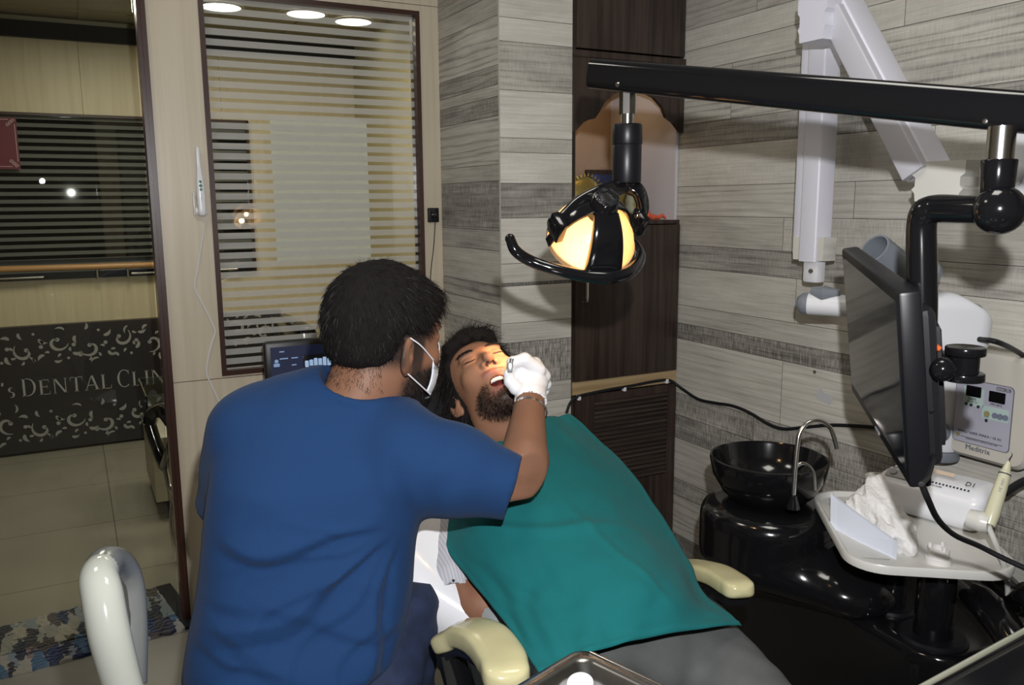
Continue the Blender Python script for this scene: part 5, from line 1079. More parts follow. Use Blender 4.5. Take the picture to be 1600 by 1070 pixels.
o = organic('cotton_roll', wb, intr(.09, .08)-.07, intr(.09, .08)+.07, .0028, mat('cotton_white', (.8, .8, .82), .5)); tag(o, 'white cotton roll piece lying in the steel tray', 'cotton')
o = organic('cotton_ball', lambda p: s_ell(p, intr(.046, .088, .010), (.013, .012, .009)), intr(.046, .088)-.03, intr(.046, .088)+.04, .0028, mat('cotton_white', (.8, .8, .82), .5)); tag(o, 'round white cotton ball at the right end of the steel tray', 'cotton')
o = MB().tube([intr(.036+.010*math.cos(t), .118+.016*math.sin(t), .006+.001*t) for t in np.linspace(0, 5.2, 9)], .0012, n=8).build('wire_clamp', CHROME); tag(o, 'small bent steel wire clamp in the steel tray', 'clamp')
o = MB().tube([intr(.05, .04, .004), intr(.045, .10, .004), intr(.04, .16, .004), intr(.045, .168, .010)], [.002, .0028, .002, .001], n=8).build('probe', CHROME); tag(o, 'thin steel probe lying along the steel tray', 'instrument')
# ================================================================== PEOPLE
SKIN = attr_mat('skin', .52, spec=.28, bump=(350, .15), Subsurface_Weight=.12, Subsurface_Scale=.01)
HAIR = mat('black_hair', (.009, .007, .007), .55, spec=.18)
HAIRB = mat('hair_base', (.008, .0065, .006), .75, spec=.15, bump=(500, 1))
GLOVE = mat('white_latex_glove', (.78, .78, .80), .42, bump=(240, .25))
def ft(x, a, b): t = np.clip((x-a)/(b-a), 0, 1); return t*t*(3-2*t)
def skincol(base, *layers):
    c = np.tile(A(*base), (len(layers[0][0]), 1))
    for w_, col in layers: c = c*(1-w_[:, None])+A(*col)*w_[:, None]
    return c
def head_sdf(q, openm=0.0, squint=True):
    """q local metres: x person's right, y forward, z crown; origin at eye level"""
    ax_ = np.abs(q[:, 0]); m = np.stack([ax_, q[:, 1], q[:, 2]], 1); jd = openm*.020
    d = s_ell(q, (0, -.018, .030), (.077, .098, .090))
    d = smin(d, s_ell(q, (0, .030, -.030), (.064, .066, .080)), .03)
    d = smin(d, s_ell(q, (0, .036, -.082-jd), (.050, .050, .044)), .03)
    d = smin(d, s_ell(m, (.040, -.002, -.070-jd*.6), (.022, .032, .034)), .03)      # jaw corners
    d = smin(d, s_ell(q, (0, .070, -.110-jd), (.022, .017, .017)), .022)            # chin
    d = smin(d, s_ell(m, (.038, .064, -.036), (.022, .018, .018)), .022)            # cheekbones
    d = smin(d, s_ell(m, (.024, .078, .019), (.026, .011, .008)), .014)             # brow ridge
    d = smax(d, -s_ell(m, (.032, .104, -.002), (.020, .020, .014)), .012)           # sockets
    d = smin(d, s_ell(m, (.032, .074, -.001), (.0165, .0145, .0125)), .006)          # closed lids
    d = smin(d, s_chain(q, [(0, .086, .006), (0, .100, -.018), (0, .111, -.038)], [.007, .0085, .0125], .004), .010)
    d = smin(d, s_ell(m, (.014, .094, -.043), (.008, .011, .008)), .006)            # nose wings
    d = smax(d, -s_ell(m, (.0075, .103, -.051), (.0048, .007, .0045)), .002)        # nostrils
    zu, zl_ = -.069+.004*openm, -.082-.030*openm
    d = smin(d, s_ell(q, (0, .085, zu), (.026, .012, .0065)), .006)
    d = smin(d, s_ell(q, (0, .083-.006*openm, zl_), (.023, .012, .0075)), .006)
    if openm: d = smax(d, -s_ell(q, (0, .094, (zu+zl_)/2-.0005), (.021, .042, .0155)), .004)
    # ears
    eq = np.stack([ax_-.074, q[:, 1]+.010, q[:, 2]+.022], 1); c_, s_ = math.cos(.52), math.sin(.52)
    e1 = np.stack([eq[:, 0]*c_+eq[:, 1]*s_, -eq[:, 0]*s_+eq[:, 1]*c_, eq[:, 2]], 1); t = .18; e1 = np.stack([e1[:, 0], e1[:, 1]*math.cos(t)-e1[:, 2]*math.sin(t), e1[:, 1]*math.sin(t)+e1[:, 2]*math.cos(t)], 1)
    rad = np.linalg.norm(e1[:, 1:]/A(.0175, .031), axis=1)
    ear = s_ell(e1, (.007, -.007, 0), (.0080, .0190, .032)); ear = smax(ear, -s_ell(e1, (.0155, -.004, .004), (.0080, .0100, .017)), .004)
    ear = smin(ear, s_ell(e1, (.005, .004, -.026), (.005, .009, .011)), .006); ear = smin(ear, s_ell(e1, (.007, .005, -.004), (.004, .004, .006)), .004)
    return smin(d, ear, .005)
def sample(fn, V, F, mask, n, h=.004):
    C = V[F].mean(1); k = np.where(mask(C))[0]; k = RNG.choice(k, n); w_ = RNG.dirichlet([1, 1, 1, 1], n); Pt = (V[F[k]]*w_[:, :, None]).sum(1)
    g = np.stack([fn(Pt+np.eye(3)[i]*h)-fn(Pt-np.eye(3)[i]*h) for i in range(3)], 1); return Pt, g/(np.linalg.norm(g, axis=1)[:, None]+1e-9)
def curled_hand(wrist, palm_c, palm_r, fingers, thumb, m, name, parent, ext=.06, h=.0032, cuff=None):
    def f(p):
        d = smin(s_cap(p, wrist[0], wrist[1], wrist[2], wrist[3]), s_ell(loc(p, palm_c), (0, 0, 0), palm_r), .018)
        for pts, rr in fingers+[thumb]: d = smin(d, s_chain(p, pts, rr, .004), .0045)
        if cuff is not None: d = smin(d, cuff(p), .002)
        d = d + .0009*np.sin((p@A(*nrm(wrist[1]-wrist[0])))*420+2*vnoise(p*60))*np.exp(-(np.linalg.norm(p-wrist[1], axis=1)/.03)**2)
        return d
    allp = [q for f_, _ in fingers+[thumb] for q in f_]+[A(*wrist[0]), A(*wrist[1]), A(*palm_c[0])]; lo = np.min(allp, 0)-ext*.6; hi = np.max(allp, 0)+ext*.6
    return organic(name, f, lo, hi, h, m, parent)
# ------------------------------------------------------------------ the dentist
DX, DY, DZ = A(.251, -.965, -.074), A(.963, .256, -.078), A(.094, -.051, .994)
DY = nrm(DY); DX = nrm(DX-DY*(DX@DY)); DZ = np.cross(DX, DY)
DH = P(604, 522, 1.47); DS = 1.0
den = thing('person', 'seated person in a blue T-shirt, white face mask and white glove, back to the camera', 'person', (.33, 1.22, 0))
DF = (DH, DX, DY, DZ)
def dl(p): return loc(p, DF)/DS
def dw(x_, y_, z_): return DH+(DX*x_+DY*y_+DZ*z_)*DS
NB = P(548, 640, 1.45)
Sr, Er, Wr = P(664, 722, 1.41), P(813, 766, 1.405), P(829, 622, 1.590)
Sl, El = P(392, 672, 1.44), P(353, 795, 1.50)
Wl = P(560, 735, 1.76)
dlat = nrm(A(.976, -.22, 0)); dnrm = A(.22, .976, 0)
def dskin(p):
    d = head_sdf(dl(p))*DS
    d = smin(d, s_chain(p, [dw(0, -.022, -.03), dw(0, -.035, -.085), NB], [.058, .059, .060], .02), .022)
    return d
hrs = [(0,)]
def dmask_beard(q): return ft(-q[:, 2]+.25*q[:, 1], .045, .075)*ft(q[:, 1], -.022, .010)
def dcol(V):
    q = dl(V); fade = ft(q[:, 2], -.058, -.028)*ft(-q[:, 1], -.045, .0)*(1-ft(np.abs(q[:, 0]), .078, .082)*ft(q[:, 1], -.03, -.015))
    sb = ft(q[:, 1], .004, .014)*(1-ft(q[:, 1], .030, .040))*ft(q[:, 2], -.09, -.06)
    br = dmask_beard(q); n = .5+.5*vnoise(V*350, 9)
    brow = np.exp(-((np.abs(q[:, 0])-.030)/.018)**4-((q[:, 2]-.018)/.005)**2)*ft(q[:, 1], .05, .07)
    return skincol((.215, .105, .062), (ft(vnoise(V*40, 2), -.2, 1)*.25, (.25, .115, .07)), (np.clip(fade*(.78+.3*n), 0, .93), (.022, .017, .015)), (np.clip(sb*.85, 0, .9), (.022, .017, .015)), (np.clip(br*(.75+.3*n), 0, .95), (.020, .015, .013)), (brow, (.015, .01, .01)))
hd_ = organic('head', dskin, DH-A(.15, .15, .24), DH+A(.16, .15, .16), .0042, SKIN, den, dcol)
def arm_fn(sh, el, wr, r):
    return lambda p: smin(s_cap(p, sh, el, r[0], r[1]), s_chain(p, [el, el+(wr-el)*.3, wr], [r[1], r[2], r[3]], .01), .012)
rarm = arm_fn(Sr, Er, Wr, (.046, .040, .0425, .0265))
armcol = lambda V: skincol((.20, .098, .058), (ft(vnoise(V*30, 5), -.3, 1)*.35, (.15, .072, .042)))
organic('right_arm', rarm, np.minimum(Sr, Wr)-.07, np.maximum(Er, Wr)+.08, .005, SKIN, den, armcol)
lfarm = arm_fn(Sl, El, Wl, (.046, .040, .040, .027))
organic('left_arm', lfarm, np.minimum(np.minimum(Sl, El), Wl)-.07, np.maximum(np.maximum(Sl, El), Wl)+.07, .0065, SKIN, den, armcol)
# T-shirt
rows = [(598, 430, 560), (612, 398, 622), (640, 362, 672), (680, 342, 695), (730, 331, 688), (790, 322, 672), (840, 318, 656), (880, 314, 652), (920, 308, 650), (960, 300, 643), (1000, 293, 632), (1040, 288, 620), (1080, 283, 612), (1160, 285, 605)]
zc_, cx_, cy_, ha, hb = [], [], [], [], []
for i, (yy, xl_, xr_) in enumerate(rows):
    Dd = 1.43; a_, b_ = P(xl_, yy, Dd), P(xr_, yy, Dd); m_ = (a_+b_)/2; zc_.append(m_[2]); cx_.append(m_[0]); cy_.append(m_[1]+(.03 if i < 4 else 0)); ha.append(abs((b_-a_)@dlat)/2); hb.append([.055, .075, .095, .115, .125, .13, .13, .13, .132, .136, .14, .14, .14, .14][i])
zc_ = np.array(zc_)[::-1]; cx_, cy_, ha, hb = [np.array(v)[::-1] for v in (cx_, cy_, ha, hb)]
_zd = np.linspace(zc_[0], zc_[-1], 160); _k = np.exp(-np.linspace(-2, 2, 17)**2); _k /= _k.sum()
_sm = lambda a_: np.convolve(np.pad(np.interp(_zd, zc_, a_), 8, mode='edge'), _k, 'valid')
cx_, cy_, ha, hb = [_sm(v) for v in (cx_, cy_, ha, hb)]; zc_ = _zd
slr = nrm(Er-Sr); sle = Er-slr*.012
sll = nrm(El-Sl); slle = El-sll*.012
def torso(p):
    z = p[:, 2]; I_ = lambda a_: np.interp(z, zc_, a_)
    lx = (p[:, 0]-I_(cx_))*dlat[0]+(p[:, 1]-I_(cy_))*dlat[1]; ly = (p[:, 0]-I_(cx_))*dnrm[0]+(p[:, 1]-I_(cy_))*dnrm[1]
    a_, b_ = I_(ha), I_(hb); r = (np.abs(lx/a_)**2.4+np.abs(ly/b_)**2.4)**(1/2.4); d = (r-1)*np.minimum(a_, b_)*.8
    return smax(d, z-zc_[-1]-.004, .03)
CRC = P(554, 606, 1.45); cr1 = nrm(RGT*132-UPV*42); cr2 = nrm(FWD+UPV*.28); cr2 = nrm(cr2-cr1*(cr2@cr1)); CRN = np.cross(cr1, cr2); CRN = CRN if CRN[2] > 0 else -CRN; CRF = (CRC, cr1, cr2, CRN)
def shirt(p):
    d = torso(p); d = smin(d, s_chain(p, [P(420, 640, 1.47), P(500, 625, 1.46), P(610, 672, 1.44)], [.045, .055, .052], .02), .03)
    d = smin(d, s_chain(p, [Sr-slr*.03, Sr+slr*.05, sle], [.080, .076, .056], .02), .035)
    d = smin(d, s_chain(p, [Sl, (Sl+slle)/2, slle+sll*.01], [.070, .060, .054], .02), .03)
    d = smax(d, (p-sle)@slr-0.0, .004); d = smax(d, -s_cap(p, sle-slr*.05, sle+slr*.05, .046, .0485), .003)
    gate = (p-(slle+sll*.012))@sll; near = s_cap(p, Sl, slle+sll*.1, .09, .09); d = np.where(near < 0, smax(d, gate, .004), d)
    q = loc(p, CRF); rr_ = np.hypot(q[:, 0]/.073, q[:, 1]/.066); ring = np.hypot((rr_-1)*.068, q[:, 2])-.0042
    d = np.where(q[:, 2] > -.02, smax(d, -s_cap(p, CRC-CRN*.004, CRC+CRN*.2, .0640, .0640), .003), d)
    return smin(d, ring, .014)
Ap = P(642, 836, 1.31)
def folds(p):
    s = (p-Ap)@dlat; t = p[:, 2]-Ap[2]; th = np.arctan2(-t, -s); r = np.hypot(s, t); back = ft(-((p-Ap)@dnrm), -.10, -.02)
    ph = th*9.5+1.6*vnoise(np.stack([s*9, t*9, s*0], 1), 3)+.9*np.sin(r*22)
    saw = lambda a_: (lambda f_: np.where(f_ < .80, f_/.80, (1-f_)/.20))(np.mod(a_/(2*PI), 1)); w_ = saw(ph)*2-1
    win = ft(th, -.25, .15)*(1-ft(th, 1.25, 1.5))*ft(r, .02, .10)*(1-ft(r, .34, .52))
    out = .0085*w_*win
    ph2 = th*21+2.2*vnoise(np.stack([s*14, t*14, s*0], 1), 8)+1.2*np.sin(r*30+1); out += .0058*saw(ph2)*win*ft(r, .03, .12)
    # side creases low on the left and over the seat
    l2 = ft(-s, .16, .30)*ft(-t, -.12, .05); out += .0075*saw(-(t*75+s*14+2.2*vnoise(p*A(9, 9, 14), 4)))*l2
    l3 = ft(-t, .06, .16)*(1-ft(-s, .28, .34)); out += .0060*saw(-((t*.8+s*.35)*80+3*vnoise(p*8, 6)))*l3
    out += .0040*vnoise(p*A(11, 11, 22), 12)+.0030*np.sin(t*70+8*s+2*vnoise(p*9, 2))*ft(t, .03, .12)*ft(-s, .05, .2)
    # sleeve creases at the armpit
    q = (p-(Ap+A(0, 0, .02))); out += .0035*np.sin(((p-Sr)@slr)*80+3*vnoise(p*16, 5))*np.exp(-(np.linalg.norm(q, axis=1)/.09)**2)
    return out*back
SHIRT = mat('blue_cotton', (.0105, .038, .112), .85, spec=.15, bump=(420, .35), Sheen_Weight=.04)
organic('t_shirt', shirt, (np.minimum(Sl, El)[0]-.10, 1.0, .56), (Er[0]+.03, 1.72, 1.18), .0058, SHIRT, den, disp=folds)
# neckline and cuff bands, shoulder seam
MB().tube([P(488, 590, 1.385), P(512, 594, 1.365), P(545, 604, 1.355), P(580, 619, 1.36), P(608, 629, 1.375), P(626, 634, 1.40)], .0030, smooth=6, sec=(.7, 1), upv=(0, 0, 1)).build('collar', SHIRT, den) if 0 else None
# hair: cap plus strands
def dhair_m(q):
    hl = .048-.0*q[:, 1]                                  # fringe height at the front
    front = ft(q[:, 1], .035, .065); side = (1-front)*ft(q[:, 1], -.035, -.015); backw = 1-np.clip(front+side, 0, 1)
    lim = front*.030+side*(.012-.0*q[:, 1])+backw*(-.052+.25*0); return q[:, 2]-lim
def dhair(p):
    q = dl(p); d = s_ell(q, (0, -.016, .034), (.083, .106, .096)); d = smin(d, s_ell(q, (0, .052, .060), (.058, .050, .040)), .02); d = smin(d, s_ell(q, (0, -.055, -.01), (.068, .056, .058)), .02)
    d = smax(d, -dhair_m(q)*.8, .012); return d*DS+.0018*vnoise(p*90, 3)+.0012*vnoise(p*220, 4)
Vh, Fh = surf(dhair, DH-.14, DH+.15, .005)
hr = meshobj('hair', Vh, Fh, HAIRB, den, True)
Pt, N_ = sample(dhair, Vh, Fh, lambda C: dhair_m(dl(C)) > -.004, 9000)
wh = dw(.012, -.065, .115)
tg = Pt-wh; tg = tg-N_*(tg*N_).sum(1)[:, None]; tg /= np.linalg.norm(tg, axis=1)[:, None]+1e-6
q_ = dl(Pt); ln = np.where(q_[:, 1] > .02, .030, .022)*RNG.uniform(.6, 1.2, len(Pt)); ln = np.where(q_[:, 2] < 0, .012, ln)
strands('hair_strands', Pt-N_*.002, tg*.95+N_*.22+DZ*-.12, ln, HAIR, hr, .00055, 3, jitter=.14, droop=.15)
# beard strands
Vb, Fb = surf(dskin, DH-A(.15, .15, .19), DH+A(.15, .15, .05), .006)
Pt, N_ = sample(dskin, Vb, Fb, lambda C: (dmask_beard(dl(C)) > .5) & (dl(C)[:, 2] > -.15), 2600)
strands('beard', Pt, N_*.6-DZ*.8, .009, HAIR, hd_, .00045, 2, jitter=.3)
Pt, N_ = sample(dskin, Vb, Fb, lambda C: (np.abs(dl(C)[:, 2]+.062) < .022) & (dl(C)[:, 1] < -.045), 900)
strands('nape_hair', Pt, N_*.3-DZ*.9, .008, HAIR, hd_, .0004, 2, jitter=.3)
# mask
nu_, nv_ = 36, 26; V = []; F = []
for j in range(nv_+1):
    for i in range(nu_+1):
        u = i/nu_*2-1; v = j/nv_*2-1; ph = u*math.radians(64); hh = .056*(1-.42*abs(u)**1.6)
        z_ = -.068+hh*v-.010*abs(u)*(v < 0)*-1; ry = .082+.014*math.exp(-(u/.30)**2)*math.exp(-((v-.45)/.45)**2)-.018*max(0, -v)**2-.006*max(0, v-.7)
        rr = 1+.010*((v*2.2+3) % 1-.5)*(1-abs(u)**4)
        V.append(dw(.071*math.sin(ph)*rr, .022+ry*math.cos(ph)*rr, z_))
F = [[j*(nu_+1)+i, j*(nu_+1)+i+1, (j+1)*(nu_+1)+i+1, (j+1)*(nu_+1)+i] for j in range(nv_) for i in range(nu_)]
mk = meshobj('face_mask', V, F, mat('mask_white', (.70, .74, .80), .7, bump=(300, .3)), den, True); sol = mk.modifiers.new('thick', 'SOLIDIFY'); sol.thickness = .0016; sol.offset = 0
for (a_, b_, c_) in (((.064, .058, -.036), (.082, .016, -.006), (.088, -.012, .010)), ((.064, .058, -.098), (.081, .010, -.066), (.0865, -.018, -.046))):
    for sx in (1, -1): MB().tube([dw(sx*a_[0], a_[1], a_[2]), dw(sx*b_[0], b_[1], b_[2]), dw(sx*c_[0], c_[1], c_[2])], .0013, n=8).build('ear_loop', WHITE, mk)
# jeans
HipR, HipL = A(.40, 1.31, .60), A(.27, 1.34, .60); KnR, KnL = P(622, 948, 1.53), A(.28, 1.62, .58)
AnR, AnL = A(KnR[0]+.02, KnR[1]+.01, .10), A(.20, 1.80, .10)
def jeansf(p):
    d = s_ell(p, (.335, 1.31, .58), (.150, .11, .11))
    for h_, k_, a_ in ((HipR, KnR, AnR), (HipL, KnL, AnL)): d = smin(d, s_chain(p, [h_, k_, a_], [.084, .068, .052], .03), .04)
    return d+.003*vnoise(p*A(24, 24, 16), 2)+.0025*np.sin(p[:, 2]*90+3*vnoise(p*12, 7))
organic('jeans', jeansf, (.05, 1.08, .06), (.62, 1.92, .70), .009, mat('denim', (.012, .022, .060), .8, bump=(500, .5), var=(40, .25)), den)
for an in (AnR, AnL): organic('shoe', lambda p: smax(smin(s_cap(p, an-A(0, 0, .05), an+A(.03, .15, -.06), .042, .038), s_cap(p, an, an-A(0, 0, .03), .045, .045), .02), -(p[:, 2]-.001), .004), an-A(.09, .1, .11), an+A(.11, .24, .06), .007, mat('shoe_dark', (.03, .03, .035), .5), den)
# gloved right hand closed round the mirror handle
R_, U_, F_ = RGT, UPV, FWD
hx0 = Wr
pc = P(829, 594, 1.615)
FG_ = []
def pp_(*l): return [P(*q) for q in l]
FG_.append((pp_((842, 578, 1.60), (820, 561, 1.585), (801, 566, 1.585), (797, 584, 1.60)), [.0135, .012, .0108, .0095]))
FG_.append((pp_((850, 588, 1.62), (836, 568, 1.605), (812, 572, 1.60), (803, 592, 1.61), (813, 606, 1.615)), [.0135, .012, .0112, .0105, .009]))
FG_.append((pp_((852, 600, 1.635), (842, 580, 1.63), (816, 582, 1.635), (806, 600, 1.64), (818, 612, 1.64)), [.0125, .0115, .0105, .0098, .0085]))
FG_.append((pp_((850, 610, 1.65), (842, 592, 1.655), (820, 592, 1.665), (812, 608, 1.665), (822, 616, 1.66)), [.011, .0102, .0095, .0088, .008]))
TH_ = (pp_((822, 617, 1.59), (806, 606, 1.575), (797, 596, 1.575), (794, 584, 1.58)), [.0145, .0125, .0110, .0092])
wdir = nrm(Wr-pc)
cuf = lambda p: np.maximum(np.abs(s_cap(p, Wr-wdir*.012, Wr+wdir*.010, .0285, .0300))-.0012, np.abs((p-Wr)@wdir+.001)-.011)
curled_hand((Wr-wdir*.004, Wr-wdir*.03, .0285, .028), (pc, R_, U_, F_), (.0315, .035, .024), FG_, TH_, GLOVE, 'right_glove', den, cuff=cuf)
# left glove near the patient's head, out of sight behind the shoulder
wv = nrm(Wl-El); sd = nrm(np.cross(wv, A(0, 0, 1))); upn = np.cross(sd, wv); lp0 = Wl+wv*.05
FL = []
for k, (o_, ln_) in enumerate(((-.030, .036), (-.010, .042), (.010, .040), (.029, .030))):
    a_ = lp0+sd*o_+wv*.035; b_ = a_+wv*ln_*.9-upn*.006; c_ = b_+wv*ln_*.4-upn*ln_*.5; e_ = c_-upn*ln_*.5+wv*.004; FL.append(([a_, b_, c_, e_], [.0105, .0098, .009, .008]))
TL_ = ([lp0-sd*.03-wv*.01, lp0-sd*.052+wv*.012-upn*.01, lp0-sd*.055+wv*.038-upn*.02], [.0135, .0115, .0095])
curled_hand((Wl, Wl+wv*.03, .0285, .027), (lp0, sd, wv, upn), (.041, .046, .017), FL, TL_, GLOVE, 'left_glove', den)
# bracelet
bc_ = Er+(Wr-Er)*.93; ba = nrm(nrm(Wr-Er)+A(0, 0, .0)); bc_ = P(828, 642, 1.565)
MB().lathe([(.0312, -.0030), (.0330, -.0030), (.0332, .0030), (.0312, .0030), (.0312, -.0030)], bc_, nrm(ba+RGT*.12), 44).build('bracelet', CHROME, den)
# mouth mirror
mm = thing('mouth_mirror', 'small steel dental mirror handle held in the gloved fingers', 'dental mirror', P(795, 590, 1.60))
MB().cyl(P(800, 560, 1.575), P(795, 592, 1.578), .0042, n=14).build('handle', mat('grey_instrument', (.28, .29, .28), .35, .6), mm); MB().box((-.0045, -.0045, -.009), (.0045, .0045, .009), .001, frameM(P(797, 574, 1.567), RGT, FWD, UPV)).build('grip', mat('grey_instrument', (.28, .29, .28), .35, .6), mm)
MB().cyl(P(795, 592, 1.578), P(787, 603, 1.72), .0012, n=8).lathe([(0, 0), (.009, .0), (.009, .0015), (0, .0015)], P(787, 603, 1.72), nrm(A(-.3, -.6, .6)), 20).build('mirror_head', CHROME, mm)
# ------------------------------------------------------------------ the patient
PXa, PYa, PZa = A(-.96, .126, -.251), A(-.275, -.602, .75), A(-.056, .788, .613)
PYa = nrm(PYa); PXa = nrm(PXa-PYa*(PXa@PYa)); PZa = np.cross(PXa, PYa)
_c, _s = math.cos(.19), math.sin(.19); PYa, PZa = PYa*_c+PZa*_s, PZa*_c-PYa*_s
PH = A(.764, 1.588, 1.0165); PS = .95
pat = thing('person', 'reclined person with open mouth under the green drape, grey trousers', 'person', (hipc[0], hipc[1], .4))
PF = (PH, PXa, PYa, PZa)
def pl_(p): return loc(p, PF)/PS
def pw_(x_, y_, z_): return PH+(PXa*x_+PYa*y_+PZa*z_)*PS
PN = P(797, 690, 1.82)
def pskin(p):
    d = head_sdf(pl_(p), openm=1.0)*PS
    return smin(d, s_chain(p, [pw_(0, -.02, -.05), pw_(0, -.025, -.10), PN, PN+nrm(hipc-PN)*.05], [.055, .057, .062, .085], .02), .018)
def pbeard(q): 
    r = ft(-q[:, 2]+.30*(q[:, 1]-.05), .078, .100)*ft(q[:, 1], .012, .040); lips = np.exp(-((q[:, 0])/.030)**4-((q[:, 2]+.090)/.030)**4)*ft(q[:, 1], .06, .075); return r*(1-lips*.95)
def pcol(V):
    q = pl_(V); m_ = np.abs(q[:, 0]); n = .5+.5*vnoise(V*350, 9)
    cav = (s_ell(q, (0, .094, -.0893), (.0205, .0425, .0150)) < .0008) & (q[:, 1] > .02)
    lips = np.exp(-((q[:, 0])/.027)**4)*(np.exp(-((q[:, 2]+.066)/.0055)**2)+np.exp(-((q[:, 2]+.112)/.0065)**2))*ft(q[:, 1], .068, .078)
    brow = np.exp(-((m_-.032)/.019)**4-((q[:, 2]-.020+.10*(m_-.03))/.0046)**2)*ft(q[:, 1], .045, .06)
    lash = np.exp(-((m_-.032)/.0155)**6-((q[:, 2]+.0062+.0*m_+9*(m_-.032)**2*-1+.0)/.0013)**2)*ft(q[:, 1], .06, .07)
    crease = np.exp(-((m_-.032)/.017)**6-((q[:, 2]-.0068)/.0012)**2)*ft(q[:, 1], .06, .07)*.45
    must = np.exp(-(q[:, 0]/.030)**6-((q[:, 2]+.0575)/.0035)**2)*ft(q[:, 1], .07, .08)*.6
    nost = (s_ell(np.stack([m_, q[:, 1], q[:, 2]], 1), (.0075, .103, -.051), (.0050, .0075, .0050)) < .0006)
    scalp = ft(q[:, 2], .055, .075)+ft(-q[:, 1], -.01, .02)*ft(q[:, 2], -.03, .0)
    return skincol((.28, .14, .083), (ft(vnoise(V*40, 2), -.2, 1)*.25, (.23, .105, .06)), (np.clip(pbeard(q)*(.70+.3*n), 0, .95), (.022, .016, .014)), (np.clip(must+0*n, 0, .7), (.03, .02, .017)), (np.clip(lips, 0, .8), (.30, .11, .10)), (np.clip(brow*(.7+.4*n), 0, 1), (.014, .010, .009)), (crease, (.16, .07, .045)), (np.clip(lash, 0, 1), (.012, .008, .008)), (np.clip(scalp, 0, .9), (.03, .02, .017)), (cav*1., (.10, .018, .018)), (nost*1., (.03, .012, .01)))
ph_ = organic('head', pskin, PH-A(.16, .20, .20), PH+A(.15, .17, .15), .0031, SKIN, pat, pcol)
def front_y(x_, z_):
    ys = np.linspace(.12, .05, 141); q = np.stack([np.full(141, x_), ys, np.full(141, z_)], 1); d = head_sdf(q, 1.0); k = np.argmax(d < 0); return ys[k]
for sx in (1, -1):
    V = []
    for dx in np.linspace(-.0135, .0145, 9): z_ = -.0040-.0036*(1-(dx/.0145)**2); V.append(pw_(sx*(.032+dx), front_y(sx*(.032+dx), z_)+.0004, z_))
    MB().tube(V, [.0004, .0007, .0009, .001, .001, .001, .001, .0009, .0005], n=6, smooth=3).build('eyelashes', HAIR, ph_)
    R_, D_ = [], []
    for k in range(240):
        t = RNG.uniform(0, 1); x_ = .014+.036*t; z_ = .0185+.007*math.sin(t*2.4)-.004*t+RNG.normal(0, .0016)*(1-.5*t); R_.append(pw_(sx*x_, front_y(sx*x_, z_), z_)); D_.append(PXa*sx*.9+PZa*(.35-.6*t)+PYa*.25)
    strands('eyebrow', np.array(R_), np.array(D_), .008, HAIR, ph_, .0005, 2, jitter=.15)
b = MB()
for i in range(10):
    a_ = -1.15+2.3*i/9; r = .0195; c_ = pw_(r*math.sin(a_), .066+.015*math.cos(a_), -.0765-(.0015 if abs(a_) < .4 else 0)); b.ball(c_, .0040, 10, (1, 1, 1.15))
b.build('upper_teeth', mat('tooth_white', (.80, .76, .66), .25), ph_)
organic('tongue', lambda p: s_ell(pl_(p), (0, .060, -.106), (.015, .022, .006))*PS, pw_(0, .06, -.1)-.04, pw_(0, .06, -.1)+.04, .003, mat('tongue_pink', (.32, .10, .09), .4), ph_)
def phair_m(q): 
    front = ft(q[:, 1], .02, .05); lim = front*(.064+.25*np.maximum(0, .03-np.abs(q[:, 0]))*0)+(1-front)*(-.07+1.0*np.clip(q[:, 1]+.02, 0, .06)*1.6)
    return q[:, 2]-lim
def phair(p):
    q = pl_(p); d = s_ell(q, (0, -.024, .042), (.088, .112, .100)); d = smin(d, s_ell(q, (0, .050, .088), (.062, .040, .030)), .02)
    d = smin(d, s_ell(q, (.050, -.045, -.005), (.050, .055, .065)), .02); d = smin(d, s_ell(q, (-.050, -.045, -.005), (.045, .055, .060)), .02)
    d = smax(d, -phair_m(q)*.85, .012); return d*PS+.004*vnoise(p*45, 3)+.0025*vnoise(p*110, 4)
Vh, Fh = surf(phair, PH-.17, PH+.17, .0055)
hr2 = meshobj('hair', Vh, Fh, HAIRB, pat, True)
Pt, N_ = sample(phair, Vh, Fh, lambda C: phair_m(pl_(C)) > -.008, 8000)
wh = pw_(0, -.03, .13); tg = Pt-wh; tg = tg-N_*(tg*N_).sum(1)[:, None]; tg /= np.linalg.norm(tg, axis=1)[:, None]+1e-6
q_ = pl_(Pt); fr = (q_[:, 1] > .03)[:, None]
dirs = np.where(fr, N_*.22+PXa*-.45+A(0, .4, .0)+tg*.3, tg*.7+N_*.35+A(0, .1, -.35))
strands('hair_strands', Pt-N_*.003, dirs, np.where(fr[:, 0], .030, .040)*RNG.uniform(.5, 1.2, len(Pt)), HAIR, hr2, .0006, 4, jitter=.28, droop=.22)
Vb, Fb = surf(pskin, pw_(0, .05, -.09)-.09, pw_(0, .05, -.09)+.09, .005)
Pt, N_ = sample(pskin, Vb, Fb, lambda C: pbeard(pl_(C)) > .45, 2200)
strands('beard', Pt, N_*.7-PZa*.6, .010, HAIR, ph_, .00042, 2, jitter=.3)
